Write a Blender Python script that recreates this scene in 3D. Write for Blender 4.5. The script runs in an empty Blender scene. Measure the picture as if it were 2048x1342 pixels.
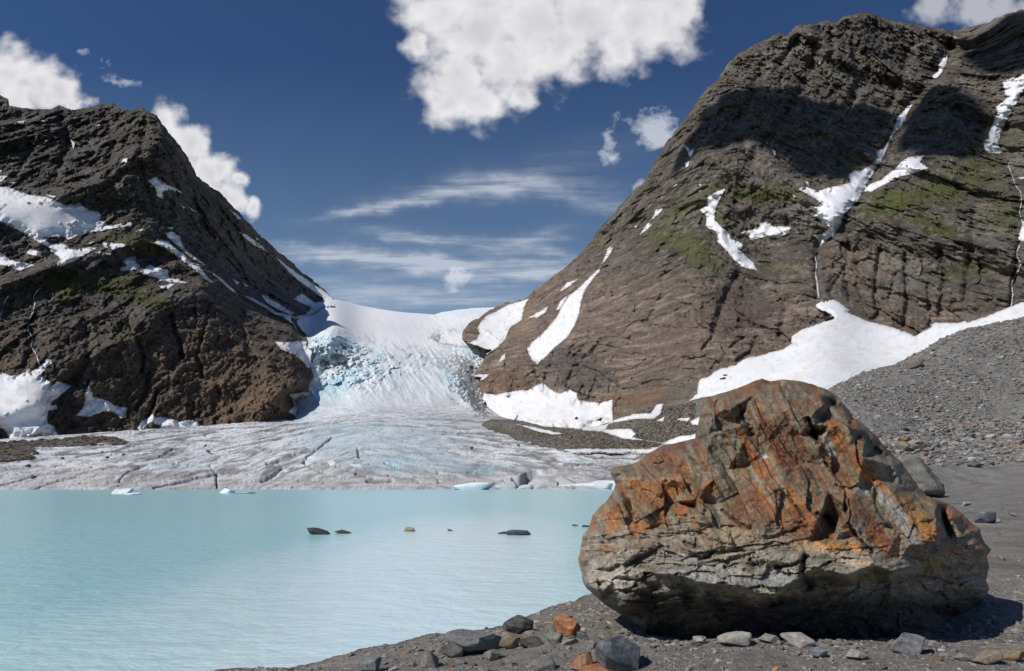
import bpy, bmesh, math, random
import numpy as np
from mathutils.geometry import delaunay_2d_cdt
from mathutils import Vector
R = math.radians
scene = bpy.context.scene
COL = scene.collection
# ---------------------------------------------------------------- camera, sky, sun, exposure
F, H0, CX, CH = 1365.0, 965.0, 1024.0, 3.0      # focal length and horizon of the photograph in its pixels, camera height
cd = bpy.data.cameras.new('camera'); cam = bpy.data.objects.new('camera', cd); COL.objects.link(cam)
cd.sensor_width = 36; cd.lens = 36 * F / 2048; cd.shift_y = (H0 - 671) / 2048
cd.clip_start = 0.1; cd.clip_end = 60000
cam.location = (0, 0, CH); cam.rotation_euler = (R(90), 0, 0); scene.camera = cam
SUN = np.array([-0.60, -0.32, 0.69]); SUN /= np.linalg.norm(SUN)
w = bpy.data.worlds.new('World'); scene.world = w; w.use_nodes = True
nt = w.node_tree; bg = nt.nodes['Background']
sky = nt.nodes.new('ShaderNodeTexSky'); sky.sky_type = 'NISHITA'; sky.sun_disc = False
sky.sun_elevation = math.asin(SUN[2]); sky.sun_rotation = math.atan2(SUN[0], SUN[1])
sky.altitude = 300; sky.air_density = 0.8; sky.dust_density = 0.3; sky.ozone_density = 2.5
bg.inputs['Strength'].default_value = 0.075
sl = bpy.data.lights.new('sun', 'SUN'); sl.energy = 3.6; sl.angle = R(0.5); sl.color = (1, .95, .88)
so = bpy.data.objects.new('sun', sl); COL.objects.link(so)
so.rotation_euler = Vector(SUN).to_track_quat('Z', 'Y').to_euler()
scene.view_settings.view_transform = 'Standard'; scene.view_settings.look = 'None'
scene.view_settings.exposure = 0; scene.view_settings.gamma = 1
scene.cycles.max_bounces = 8; scene.cycles.diffuse_bounces = 3; scene.cycles.glossy_bounces = 3
scene.cycles.transparent_max_bounces = 12; scene.cycles.volume_bounces = 4
scene.cycles.use_denoising = True
# thin high cloud drawn on the sky by direction: slope to the right (dx/dy) and upwards (dz/dy)
def sky_clouds():
    Lk = nt.links.new
    def M(op, a, b=None, c=None):
        n = nt.nodes.new('ShaderNodeMath'); n.operation = op
        for i, x in enumerate((a, b, c)):
            if x is None: continue
            if isinstance(x, (int, float)): n.inputs[i].default_value = x
            else: Lk(x, n.inputs[i])
        return n.outputs[0]
    tc = nt.nodes.new('ShaderNodeTexCoord'); sp = nt.nodes.new('ShaderNodeSeparateXYZ'); Lk(tc.outputs['Generated'], sp.inputs[0])
    front = M('MAXIMUM', sp.outputs[1], .02)
    U0 = M('MULTIPLY_ADD', M('DIVIDE', sp.outputs[0], front), F, CX); V0 = M('SUBTRACT', H0, M('MULTIPLY', M('DIVIDE', sp.outputs[2], front), F))
    cb = nt.nodes.new('ShaderNodeCombineXYZ'); Lk(M('MULTIPLY', U0, .01), cb.inputs[0]); Lk(M('MULTIPLY', V0, .01), cb.inputs[1])
    def noise(sx, sy, rot, det, rough, off=0., dist=0.):
        mp = nt.nodes.new('ShaderNodeMapping'); mp.inputs['Scale'].default_value = (sx, sy, 1); mp.inputs['Rotation'].default_value = (0, 0, R(rot)); mp.inputs['Location'].default_value = (off, off * 2, 0); Lk(cb.outputs[0], mp.inputs[0])
        n = nt.nodes.new('ShaderNodeTexNoise'); n.inputs['Scale'].default_value = 1; n.inputs['Detail'].default_value = det; n.inputs['Roughness'].default_value = rough; n.inputs['Distortion'].default_value = dist; Lk(mp.outputs[0], n.inputs['Vector']); return n
    wb = noise(1., 1.6, 0, 4, .6); ws = nt.nodes.new('ShaderNodeSeparateXYZ'); Lk(wb.outputs['Color'], ws.inputs[0])
    Uw = M('MULTIPLY_ADD', M('SUBTRACT', ws.outputs[0], .5), 150., U0); Vw = M('MULTIPLY_ADD', M('SUBTRACT', ws.outputs[1], .5), 60., V0)
    def group(els, wu, wv):
        tot = None
        for cx, cy, rx, ry, an, am in els:
            c, s = math.cos(R(an)), math.sin(R(an)); a = M('SUBTRACT', wu, cx); b = M('SUBTRACT', wv, cy)
            p = M('MULTIPLY_ADD', b, s / rx, M('MULTIPLY', a, c / rx)); q = M('MULTIPLY_ADD', b, c / ry, M('MULTIPLY', a, -s / ry))
            e = M('MULTIPLY', M('EXPONENT', M('MULTIPLY', M('MULTIPLY_ADD', p, p, M('MULTIPLY', q, q)), -1.)), am); tot = e if tot is None else M('ADD', tot, e)
        return tot
    wis = group([(700, 424, 70, 7, -6, .5), (800, 408, 110, 12, -10, .7), (930, 380, 120, 20, -6, .7), (1060, 372, 110, 24, 3, .55), (1190, 405, 90, 18, 18, .5), (640, 500, 90, 14, 2, .9), (760, 520, 150, 16, 5, 1.), (930, 538, 170, 20, 2, .95), (1090, 550, 120, 18, -4, .85), (830, 478, 110, 12, 8, .6), (980, 490, 120, 16, 5, .6), (1065, 478, 60, 16, -15, .55), (1120, 510, 60, 9, 15, .5), (780, 592, 170, 26, 5, .75), (960, 600, 120, 20, 0, .35), (1090, 330, 160, 30, -12, .16), (250, 240, 10, 10, 0, 0.)], Uw, Vw)
    st = noise(.55, 5.5, 6, 7, .62, 3., .4)
    r = nt.nodes.new('ShaderNodeMapRange'); r.interpolation_type = 'SMOOTHSTEP'; r.inputs[1].default_value = .32; r.inputs[2].default_value = .68; r.inputs[3].default_value = .25; Lk(st.outputs[0], r.inputs[0])
    wis = M('MINIMUM', M('MULTIPLY', M('MULTIPLY', wis, r.outputs[0]), .72), .62)
    puff = group([(1218, 275, 16, 28, 10, 1.), (1212, 312, 26, 16, 0, 1.), (1318, 258, 46, 30, 10, 1.3), (1310, 285, 34, 20, 0, .8), (1275, 230, 60, 26, 0, .35), (1268, 372, 18, 18, -30, .9), (912, 556, 30, 20, 0, 1.2), (905, 580, 16, 10, 0, .6), (170, 106, 24, 9, 20, .6), (215, 128, 24, 12, 35, .5), (242, 160, 36, 11, 15, .9), (1370, 60, 50, 50, 0, .3)], M('MULTIPLY_ADD', M('SUBTRACT', ws.outputs[2], .5), 50., U0), M('MULTIPLY_ADD', M('SUBTRACT', ws.outputs[0], .5), 50., V0))
    pn = noise(4., 4.5, 0, 8, .62, 9.)
    puff = M('MULTIPLY', M('MINIMUM', M('MAXIMUM', M('MULTIPLY', M('SUBTRACT', M('ADD', puff, M('MULTIPLY', M('MULTIPLY', M('SUBTRACT', pn.outputs[0], .5), 2.2), M('MINIMUM', M('MULTIPLY', puff, 3.), 1.))), .42), 1.1), 0.), .9), .75)
    puff = M('MULTIPLY', puff, M('GREATER_THAN', sp.outputs[1], .05)); wis = M('MULTIPLY', wis, M('GREATER_THAN', sp.outputs[1], .05))
    def puffs(cs, wu, wv):
        f = None
        for cx, cy, r_ in cs:
            a = M('SUBTRACT', wu, cx); b = M('SUBTRACT', wv, cy); d = M('SQRT', M('MULTIPLY_ADD', a, a, M('MULTIPLY', b, b)))
            e = M('MULTIPLY_ADD', d, -1 / (1.16 * r_), 1.); f = e if f is None else M('SMOOTH_MAX', f, e, .1)
        return f
    wn = noise(1.7, 1.9, 0, 3, .5, 4.); w2 = nt.nodes.new('ShaderNodeSeparateXYZ'); Lk(wn.outputs['Color'], w2.inputs[0])
    Uc = M('MULTIPLY_ADD', M('SUBTRACT', w2.outputs[0], .5), 70., U0); Vc = M('MULTIPLY_ADD', M('SUBTRACT', w2.outputs[1], .5), 70., V0)
    F1 = puffs(CUMULUS, Uc, Vc); bn = noise(1.9, 2.1, 0, 8, .5, 13., .1); bn2 = noise(1.4, 1.2, 0, 6, .55, 23.)
    cu = M('ADD', F1, M('MULTIPLY', M('SUBTRACT', bn.outputs[0], .5), 1.05))
    r2 = nt.nodes.new('ShaderNodeMapRange'); r2.interpolation_type = 'SMOOTHSTEP'; r2.inputs[1].default_value = -.02; r2.inputs[2].default_value = .7; Lk(cu, r2.inputs[0])
    F2 = puffs(THIN_CUMULUS, Uc, Vc); cu2 = M('ADD', F2, M('MULTIPLY', M('SUBTRACT', bn.outputs[0], .5), 1.6))
    r3 = nt.nodes.new('ShaderNodeMapRange'); r3.interpolation_type = 'SMOOTHSTEP'; r3.inputs[1].default_value = .1; r3.inputs[2].default_value = .8; r3.inputs[4].default_value = .5; Lk(cu2, r3.inputs[0])
    fr_ = M('GREATER_THAN', sp.outputs[1], .05); cum = M('MULTIPLY', M('MAXIMUM', r2.outputs[0], r3.outputs[0]), fr_)
    al = M('MINIMUM', M('ADD', wis, puff), .85)
    # the thick of the cloud is a little greyer than its sunlit rim
    gr = nt.nodes.new('ShaderNodeMapRange'); gr.interpolation_type = 'SMOOTHSTEP'; gr.inputs[1].default_value = .45; gr.inputs[2].default_value = 1.1; Lk(M('ADD', M('MULTIPLY', F1, .6), M('ADD', M('MULTIPLY', bn2.outputs[0], .7), M('MULTIPLY', M('SUBTRACT', bn.outputs[0], .5), -.15))), gr.inputs[0])
    cc = nt.nodes.new('ShaderNodeMix'); cc.data_type = 'RGBA'; Lk(gr.outputs[0], cc.inputs[0]); cc.inputs[6].default_value = (11.6, 11.5, 11.7, 1); cc.inputs[7].default_value = (8.2, 8.1, 8.7, 1)
    tint = nt.nodes.new('ShaderNodeMix'); tint.data_type = 'RGBA'; tint.blend_type = 'MULTIPLY'; tint.inputs[0].default_value = 1; Lk(sky.outputs[0], tint.inputs[6]); 
    tr = nt.nodes.new('ShaderNodeMapRange'); tr.inputs[1].default_value = 120.; tr.inputs[2].default_value = 640.; Lk(V0, tr.inputs[0])
    tm = nt.nodes.new('ShaderNodeMix'); tm.data_type = 'RGBA'; Lk(tr.outputs[0], tm.inputs[0]); tm.inputs[6].default_value = SKY_TINT; tm.inputs[7].default_value = (1.5, 1.5, 1.35, 1); Lk(tm.outputs[2], tint.inputs[7])
    mx = nt.nodes.new('ShaderNodeMix'); mx.data_type = 'RGBA'; Lk(al, mx.inputs[0]); Lk(tint.outputs[2], mx.inputs[6]); mx.inputs[7].default_value = (9.2, 9.6, 10.6, 1)
    m2 = nt.nodes.new('ShaderNodeMix'); m2.data_type = 'RGBA'; Lk(cum, m2.inputs[0]); Lk(mx.outputs[2], m2.inputs[6]); Lk(cc.outputs[2], m2.inputs[7])
    Lk(m2.outputs[2], bg.inputs['Color'])
CUMULUS = [(880, 20, 90), (960, 60, 120), (920, 150, 90), (895, 205, 55), (955, 195, 70), (1020, 120, 100), (1060, 40, 130), (1130, 90, 85), (1180, 30, 120), (1230, 90, 65), (1280, 40, 95), (1330, 45, 68), (1350, 5, 60), (1000, -40, 150), (1200, -60, 140), (1040, 185, 45), (835, 88, 38),
  (20, 150, 72), (80, 170, 62), (120, 190, 45), (-60, 150, 90), (150, 208, 30), (20, 230, 90), (330, 245, 42), (370, 290, 52), (410, 345, 50), (440, 338, 36), (475, 362, 26), (455, 400, 40), (498, 418, 24), (400, 300, 34), (340, 310, 70), (420, 400, 50)]
THIN_CUMULUS = [(1870, 15, 50), (1940, 5, 60), (2010, 0, 60), (1360, 70, 60)]
SKY_TINT = (.52, .72, .95, 1)
sky_clouds()
# ---------------------------------------------------------------- numpy tools
rng = np.random.RandomState(7)
_perm = rng.permutation(256).astype(np.int32); _perm = np.concatenate([_perm] * 3)
_g = rng.normal(size=(256, 3)).astype(np.float32); _g /= np.linalg.norm(_g, axis=1)[:, None]
def perlin(x, y, z):
    x = np.asarray(x, np.float32); y = np.asarray(y, np.float32) + 0 * x; z = np.asarray(z, np.float32) + 0 * x
    xi = np.floor(x); yi = np.floor(y); zi = np.floor(z)
    fx = x - xi; fy = y - yi; fz = z - zi
    X = xi.astype(np.int32) & 255; Y = yi.astype(np.int32) & 255; Z = zi.astype(np.int32) & 255
    u = fx * fx * fx * (fx * (fx * 6 - 15) + 10); v = fy * fy * fy * (fy * (fy * 6 - 15) + 10); ww = fz * fz * fz * (fz * (fz * 6 - 15) + 10)
    r = 0
    for i in (0, 1):
        A = _perm[X + i]
        for j in (0, 1):
            B = _perm[A + Y + j]
            for k in (0, 1):
                g = _g[_perm[B + Z + k]]
                d = g[..., 0] * (fx - i) + g[..., 1] * (fy - j) + g[..., 2] * (fz - k)
                r = r + d * (u if i else 1 - u) * (v if j else 1 - v) * (ww if k else 1 - ww)
    return r * 1.5
def fbm(x, y, z=0, o=4, gain=.5, lac=2.03):
    r = 0; a = 1.; f = 1.; s = 0
    for i in range(o):
        r = r + a * perlin(x * f + 17.3 * i, y * f + 5.1 * i, z * f + 9.7 * i); s += a; a *= gain; f *= lac
    return r / s
def ridged(x, y, z=0, o=4, gain=.5, lac=2.07):
    r = 0; a = 1.; f = 1.; s = 0; w_ = 1.
    for i in range(o):
        n = 1 - np.abs(perlin(x * f + 7.3 * i, y * f + 25.1 * i, z * f + 3.7 * i)) * 1.7
        n = n * n; r = r + a * n * w_; w_ = np.clip(n * 1.6, 0, 1); s += a; a *= gain; f *= lac
    return r / s
def _h(i, j, k):
    n = (i.astype(np.int64) * 374761393 + j.astype(np.int64) * 668265263 + k * 1274126177) & 0x7fffffff
    n = ((n ^ (n >> 13)) * 1274126177) & 0x7fffffff
    return ((n ^ (n >> 16)) & 0xffff).astype(np.float32) / 65535.
def facet(a, b, seed=0, tilt=1.):
    """random tilted planes per cell: (height, distance to the cell edge, cell random)"""
    ai = np.floor(a); bi = np.floor(b)
    best = np.full(a.shape, 9., np.float32); sec = best.copy(); hh = np.zeros(a.shape, np.float32); cr = hh.copy()
    for i in (-1, 0, 1):
        for j in (-1, 0, 1):
            ci = ai + i; cj = bi + j
            da = a - (ci + _h(ci, cj, seed)); db = b - (cj + _h(ci, cj, seed + 1)); d = da * da + db * db
            m = d < best
            sec = np.where(m, best, np.minimum(sec, d)); best = np.where(m, d, best)
            r3 = _h(ci, cj, seed + 2)
            val = (_h(ci, cj, seed + 3) - .5) * 2 * tilt * da + (_h(ci, cj, seed + 4) - .5) * 2 * tilt * db + (r3 - .5)
            hh = np.where(m, val, hh); cr = np.where(m, r3, cr)
    return hh, np.sqrt(sec) - np.sqrt(best), cr
def sst(a, b, x):
    t = np.clip((x - a) / (b - a), 0, 1); return t * t * (3 - 2 * t)
def sdf(poly, U, V):
    """signed distance in px, positive inside"""
    P = np.array(poly, np.float32); Q = np.roll(P, -1, 0)
    U = U.astype(np.float32); V = V.astype(np.float32)
    d2 = np.full(U.shape, 1e12, np.float32); ins = np.zeros(U.shape, bool)
    for (ax, ay), (bx, by) in zip(P, Q):
        ex, ey = bx - ax, by - ay; L = ex * ex + ey * ey + 1e-9
        t = np.clip(((U - ax) * ex + (V - ay) * ey) / L, 0, 1)
        d2 = np.minimum(d2, (U - ax - t * ex) ** 2 + (V - ay - t * ey) ** 2)
        c = (V < ay) != (V < by)
        if abs(ey) > 1e-6: ins ^= c & (U < ex * (V - ay) / ey + ax)
    d = np.sqrt(d2); return np.where(ins, d, -d)
def linedist(pts, U, V):
    d2 = np.full(U.shape, 1e12, np.float32)
    for (ax, ay), (bx, by) in zip(pts[:-1], pts[1:]):
        ex, ey = bx - ax, by - ay; L = ex * ex + ey * ey + 1e-9
        t = np.clip(((U - ax) * ex + (V - ay) * ey) / L, 0, 1)
        d2 = np.minimum(d2, (U - ax - t * ex) ** 2 + (V - ay - t * ey) ** 2)
    return np.sqrt(d2)
def rbf(ctrl, sx=400., sy=400.):
    C = np.array(ctrl, float); P = C[:, :2] / [sx, sy]; n = len(P)
    phi = lambda r: r * 1.0
    Rm = np.sqrt(((P[:, None] - P[None]) ** 2).sum(2) + .02)
    A = np.zeros((n + 3, n + 3)); A[:n, :n] = phi(Rm); A[:n, n] = 1; A[:n, n + 1:] = P; A[n, :n] = 1; A[n + 1:, :n] = P.T
    c = np.linalg.solve(A, np.concatenate([C[:, 2], [0, 0, 0]]))
    def f(U, V):
        X = U / sx; Y = V / sy; r = c[n] + c[n + 1] * X + c[n + 2] * Y
        for i in range(n): r = r + c[i] * phi(np.sqrt((X - P[i, 0]) ** 2 + (Y - P[i, 1]) ** 2 + .02))
        return r
    return f
def dfield(ctrl):
    f = rbf([(a, b, math.log(c)) for a, b, c in ctrl]); return lambda U, V: np.exp(f(U, V))
def bil(G, u, v):
    a = (u - G['u0']) / G['s']; b = (v - G['v0']) / G['s']; A = G['D']
    a = np.clip(a, 0, A.shape[1] - 1.001); b = np.clip(b, 0, A.shape[0] - 1.001)
    i = a.astype(int); j = b.astype(int); a -= i; b -= j
    return (A[j, i] * (1 - a) + A[j, i + 1] * a) * (1 - b) + (A[j + 1, i] * (1 - a) + A[j + 1, i + 1] * a) * b
def blur(A, n):
    if n < 1: return A
    K = 2 * n + 1
    for ax in (0, 1):
        for _ in range(2):
            P = np.pad(A, [(n + 1, n) if i == ax else (0, 0) for i in (0, 1)], mode='edge')
            c = np.cumsum(P.astype(np.float64), ax)
            A = (np.take(c, range(K, c.shape[ax]), ax) - np.take(c, range(0, c.shape[ax] - K), ax)) / K
    return A
def Wp(U, V, D): return np.stack([(U - CX) / F * D, D + 0 * U, CH - (V - H0) / F * D], -1)
def T(o, s, *pts): return [(o[0] + a / s, o[1] + b / s) for a, b in pts]
Z1 = ((0, 150), 2.9257); Z2 = ((0, 550), 2.9257); Z3 = ((500, 550), 2.56); Z4 = ((1000, 0), 1.954); Z5 = ((1000, 450), 1.954)
Z6 = ((1140, 740), 2.2291)
def mix(a, b, t):
    t = np.asarray(t)[..., None]; return a * (1 - t) + np.asarray(b, np.float32) * t
# ---------------------------------------------------------------- mesh + object helpers
def mesh(name, co, faces, col=None, smooth=True):
    me = bpy.data.meshes.new(name); co = np.asarray(co, np.float32); faces = np.asarray(faces, np.int32)
    k = faces.shape[1]; me.vertices.add(len(co)); me.vertices.foreach_set('co', co.ravel())
    me.loops.add(faces.size); me.loops.foreach_set('vertex_index', faces.ravel())
    me.polygons.add(len(faces)); me.polygons.foreach_set('loop_start', np.arange(0, faces.size, k, dtype=np.int32))
    me.polygons.foreach_set('loop_total', np.full(len(faces), k, np.int32))
    me.polygons.foreach_set('use_smooth', np.full(len(faces), smooth, bool))
    if col is not None:
        a = me.color_attributes.new('Col', 'FLOAT_COLOR', 'POINT')
        c = np.ones((len(co), 4), np.float32); c[:, :3] = np.clip(col, 0, 1); a.data.foreach_set('color', c.ravel())
    me.update(); me.validate(); return me
def obj(name, me, mat, parent=None, **kw):
    o = bpy.data.objects.new(name, me); COL.objects.link(o)
    if mat and not me.materials: me.materials.append(mat)
    if parent: o.parent = parent
    for k, v in kw.items(): o[k] = v
    return o
def struct(name, me, mat): return obj(name, me, mat, kind='structure')
def tag(o, label, cat, group=None):
    o['label'] = label; o['category'] = cat
    if group: o['group'] = group
    return o
def grid_mesh(keep, co, col, back=None, s=None):
    """quads of a regular grid, with a rim running back from its edge so the thing has thickness"""
    h, w_ = keep.shape; idx = np.arange(h * w_).reshape(h, w_)
    q = keep[:-1, :-1] & keep[1:, :-1] & keep[:-1, 1:] & keep[1:, 1:]
    if s is not None: q &= (np.maximum(np.maximum(s[:-1, :-1], s[1:, :-1]), np.maximum(s[:-1, 1:], s[1:, 1:])) > 0)
    Fc = np.stack([idx[1:, :-1][q], idx[1:, 1:][q], idx[:-1, 1:][q], idx[:-1, :-1][q]], 1)
    used = np.unique(Fc); re = np.full(h * w_, -1, np.int64); re[used] = np.arange(len(used))
    Fc = re[Fc]; co = co.reshape(-1, 3)[used]; col = col.reshape(-1, 3)[used]
    if back is not None and len(Fc):
        E = np.concatenate([Fc[:, [i, (i + 1) % 4]] for i in range(4)]); key = np.sort(E, 1)
        kk = key[:, 0] * len(co) + key[:, 1]; _, inv, cnt = np.unique(kk, return_inverse=True, return_counts=True)
        B = E[cnt[inv] == 1]; bv = np.unique(B); n0 = len(co)
        for L, drop in back:
            m = np.full(len(co), -1, np.int64); m[bv] = len(co) + np.arange(len(bv))
            p = co[bv]; d = p - [0, 0, CH]; d /= np.linalg.norm(d, axis=1)[:, None]; low_ = (L < 0) | ((p[:, 2] - CH) / p[:, 1] < .272) & (p[:, 1] > 300) & (0 < L < 59) & (s is not None) & (len(keep) > 400)
            d[:, 2] = np.where(low_, d[:, 2], 0)
            co = np.concatenate([co, p + d * np.where(low_, 260. if L > 0 else -L, L)[:, None] + np.stack([0 * p[:, 0], 0 * p[:, 0], np.where(low_, 0, -drop)], 1)]); col = np.concatenate([col, col[bv]])
            Fc = np.concatenate([Fc, np.stack([B[:, 1], B[:, 0], m[B[:, 0]], m[B[:, 1]]], 1)])
            B = np.stack([m[B[:, 0]], m[B[:, 1]]], 1); bv = np.unique(B)
    return co, Fc, col
# ---------------------------------------------------------------- materials
def nodes(name):
    m = bpy.data.materials.new(name); m.use_nodes = True; t = m.node_tree
    return m, t, t.nodes['Principled BSDF']
def N(t, ty, **kw):
    n = t.nodes.new(ty)
    for k, v in kw.items():
        if k.startswith('i_'): n.inputs[k[2:].replace('_', ' ')].default_value = v
        else: setattr(n, k, v)
    return n
def vmat(name, rough=.9, noises=((1., .35),), bumps=((1., .1),), spec=.3, stretch=(1, 1, 1), contrast=None):
    m, t, p = nodes(name); L = t.links.new
    at = N(t, 'ShaderNodeVertexColor', layer_name='Col'); tc = N(t, 'ShaderNodeTexCoord')
    mp = N(t, 'ShaderNodeMapping'); mp.inputs['Scale'].default_value = stretch; L(tc.outputs['Object'], mp.inputs[0])
    c = at.outputs['Color']
    for sc, am in noises:
        n = N(t, 'ShaderNodeTexNoise', i_Scale=sc, i_Detail=6., i_Roughness=.65); L(mp.outputs[0], n.inputs['Vector'])
        r = N(t, 'ShaderNodeMapRange'); r.inputs[1].default_value = .3; r.inputs[2].default_value = .7
        r.inputs[3].default_value = 1 - am; r.inputs[4].default_value = 1 + am; L(n.outputs[0], r.inputs[0])
        x = N(t, 'ShaderNodeVectorMath', operation='SCALE'); L(c, x.inputs[0]); L(r.outputs[0], x.inputs['Scale']); c = x.outputs[0]
    L(c, p.inputs['Base Color']); p.inputs['Roughness'].default_value = rough; p.inputs['Specular IOR Level'].default_value = spec
    nrm = None
    for sc, d in bumps:
        n = N(t, 'ShaderNodeTexNoise', i_Scale=sc, i_Detail=8., i_Roughness=.7); L(mp.outputs[0], n.inputs['Vector'])
        b = N(t, 'ShaderNodeBump', i_Strength=1., i_Distance=d); L(n.outputs[0], b.inputs['Height'])
        if nrm: L(nrm, b.inputs['Normal'])
        nrm = b.outputs[0]
    if nrm: L(nrm, p.inputs['Normal'])
    return m
M_rock = vmat('mountain_rock', .95, ((.05, .2), (.35, .4), (1.2, .3)), ((.25, 1.6), (.9, .8)), .15)
M_snow = vmat('snow', .7, ((.05, .06), (.6, .06)), ((.08, .8), (.5, .35)), .2)
M_ice = vmat('glacier_ice', .55, ((.12, .08), (.8, .12)), ((.3, .3), (1.5, .12)), .35)
M_bould = vmat('boulder_rock', .7, ((3., .3), (14., .4), (60., .25)), ((5., .035), (22., .02), (70., .008)), .4)
M_stone = vmat('stone', .85, ((4., .25), (22., .3)), ((12., .02), (60., .006)), .3)
M_gravel = vmat('gravel_ground', .95, ((.6, .2), (6., .3), (40., .4)), ((5., .05), (30., .02)), .2)
M_scree = vmat('scree', .95, ((.2, .2), (1.5, .5)), ((.4, .8), (2., .35)), .15)
M_foam = vmat('falling_water', .4, ((.4, .2),), ((.5, .3),), .5)
# ---------------------------------------------------------------- generic terrain sheet
def build_sheet(name, poly, box, s, D, colf, mat, jag=0., back=((60, 10), (260, 260)), rnd=(0, 0), post=None, kind='structure', outer=None):
    U, V = np.meshgrid(np.arange(box[0], box[2], s, dtype=np.float32), np.arange(box[1], box[3], s, dtype=np.float32))
    sd = sdf(poly, U, V)
    if jag: sd = sd + jag * (fbm(U / 22, V / 22, 3.3, 4, .6) + .8 * fbm(U / 70, V / 70, 6.3, 2) + .3 * facet(U / 11, V / 11, 91, 1.)[0])
    Dd = D(U, V, sd) if D.__code__.co_argcount == 3 else D(U, V)
    G = dict(u0=box[0], v0=box[1], s=s, D=Dd, sd=sd)
    if rnd[0]: Dd = Dd * (1 + rnd[1] * (1 - np.clip(sd / rnd[0], 0, 1)) ** 3)
    gy, gx = np.gradient(sd); gn = np.hypot(gx, gy) + 1e-6
    mv = np.where(sd < 0, -sd, 0); mv = np.minimum(mv, s * 1.5)
    U2 = U + gx / gn * mv; V2 = V + gy / gn * mv
    co = Wp(U2, V2, Dd)
    if post: co = post(co, U, V)
    col = colf(U, V, co, sd)
    c, f, cl = grid_mesh(sd > -s * 1.5, co, col, back, sd)
    me = mesh(name, c, f, cl); o = obj(name, me, mat)
    if kind: o['kind'] = kind
    G['o'] = o; G['co'] = co
    return G
AP_ = None
def lay_patch(name, G, poly, mat, thick=3., soft=7., blurn=3, jit=2.0, col=(.83, .84, .86), dirt=None, s=1.5, label=None, cat=None, group=None, kind=None, minw=0.):
    """a sheet of snow lying on a rock sheet; its rim dips below the rock so the rock's relief cuts its edge"""
    P = np.array(poly); b = (P[:, 0].min() - 12, P[:, 1].min() - 12, P[:, 0].max() + 12, P[:, 1].max() + 12)
    big = max(b[2] - b[0], b[3] - b[1]); s = s if big < 500 else 2.
    U, V = np.meshgrid(np.arange(b[0], b[2], s, dtype=np.float32), np.arange(b[1], b[3], s, dtype=np.float32))
    sd = sdf(poly, U, V); sd = sd + jit * fbm(U / 9, V / 9, 1.7, 3, .6) + min(jit, 1.3) * fbm(U / 3.2, V / 3.2, 5.7, 2, .6) + .3; sd = np.minimum(sd, bil(dict(u0=G['u0'], v0=G['v0'], s=G['s'], D=G['sd']), U, V) + 2)
    if mat is M_snow and (P[:, 0].max() - P[:, 0].min()) > 150 and (P[:, 1].max() - P[:, 1].min()) > 85 and G is not AP_: blurn, thick, soft = 7, max(thick, 5.5), 22
    D0 = bil(G, U, V); Db = blur(D0, blurn); Db = np.minimum(Db, D0 + thick * .8)
    k = sst(0, soft, sd); Dd = D0 * (1 - k) + Db * k - thick * sst(-2.5, soft, sd)
    gy, gx = np.gradient(sd); gn = np.hypot(gx, gy) + 1e-6
    mv = np.minimum(np.where(sd < 0, -sd, 0), s * 1.4)
    co = Wp(U + gx / gn * mv, V + gy / gn * mv, Dd)
    c_ = np.ones(U.shape + (3,), np.float32) * np.array(col, np.float32)
    if mat is M_snow: c_ = mix(c_, (.60, .56, .52), .55 * sst(-.05, .4, fbm(U / 16, V / 9, 8.1, 5, .65))); c_ = mix(c_, (.45, .40, .36), .6 * sst(4, 0, sd))
    if dirt: c_ = dirt(c_, U, V, sd)
    c, f, cl = grid_mesh(sd > -s * 1.5, co, c_, ((-thick * 2.5, 0),), sd)
    if len(f) == 0: return None
    o = obj(name, mesh(name, c, f, cl), mat)
    if kind: o['kind'] = kind
    if label: tag(o, label, cat, group)
    return o
def blob(c, U, V, e, color, a=1., nz=.5, ns=20., seed=0.):
    cx, cy, rx, ry = e[:4]; an = R(e[4]) if len(e) > 4 else 0; m = 2.2 * max(rx, ry) + 30
    I = np.where(np.abs(V[:, 0] - cy) < m)[0]; J = np.where(np.abs(V.shape and U.mean(0) - cx) < m)[0]
    if len(I) == 0 or len(J) == 0: return c
    sl_ = (slice(I[0], I[-1] + 1), slice(J[0], J[-1] + 1)); u, v = U[sl_], V[sl_]
    x = (u - cx) * math.cos(an) + (v - cy) * math.sin(an); y = -(u - cx) * math.sin(an) + (v - cy) * math.cos(an)
    r = np.sqrt((x / rx) ** 2 + (y / ry) ** 2) + nz * fbm(u / ns, v / ns, seed + cx * .13, 4, .6)
    c = c.copy(); c[sl_] = mix(c[sl_], color, a * sst(1.1, .6, r)); return c
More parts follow.
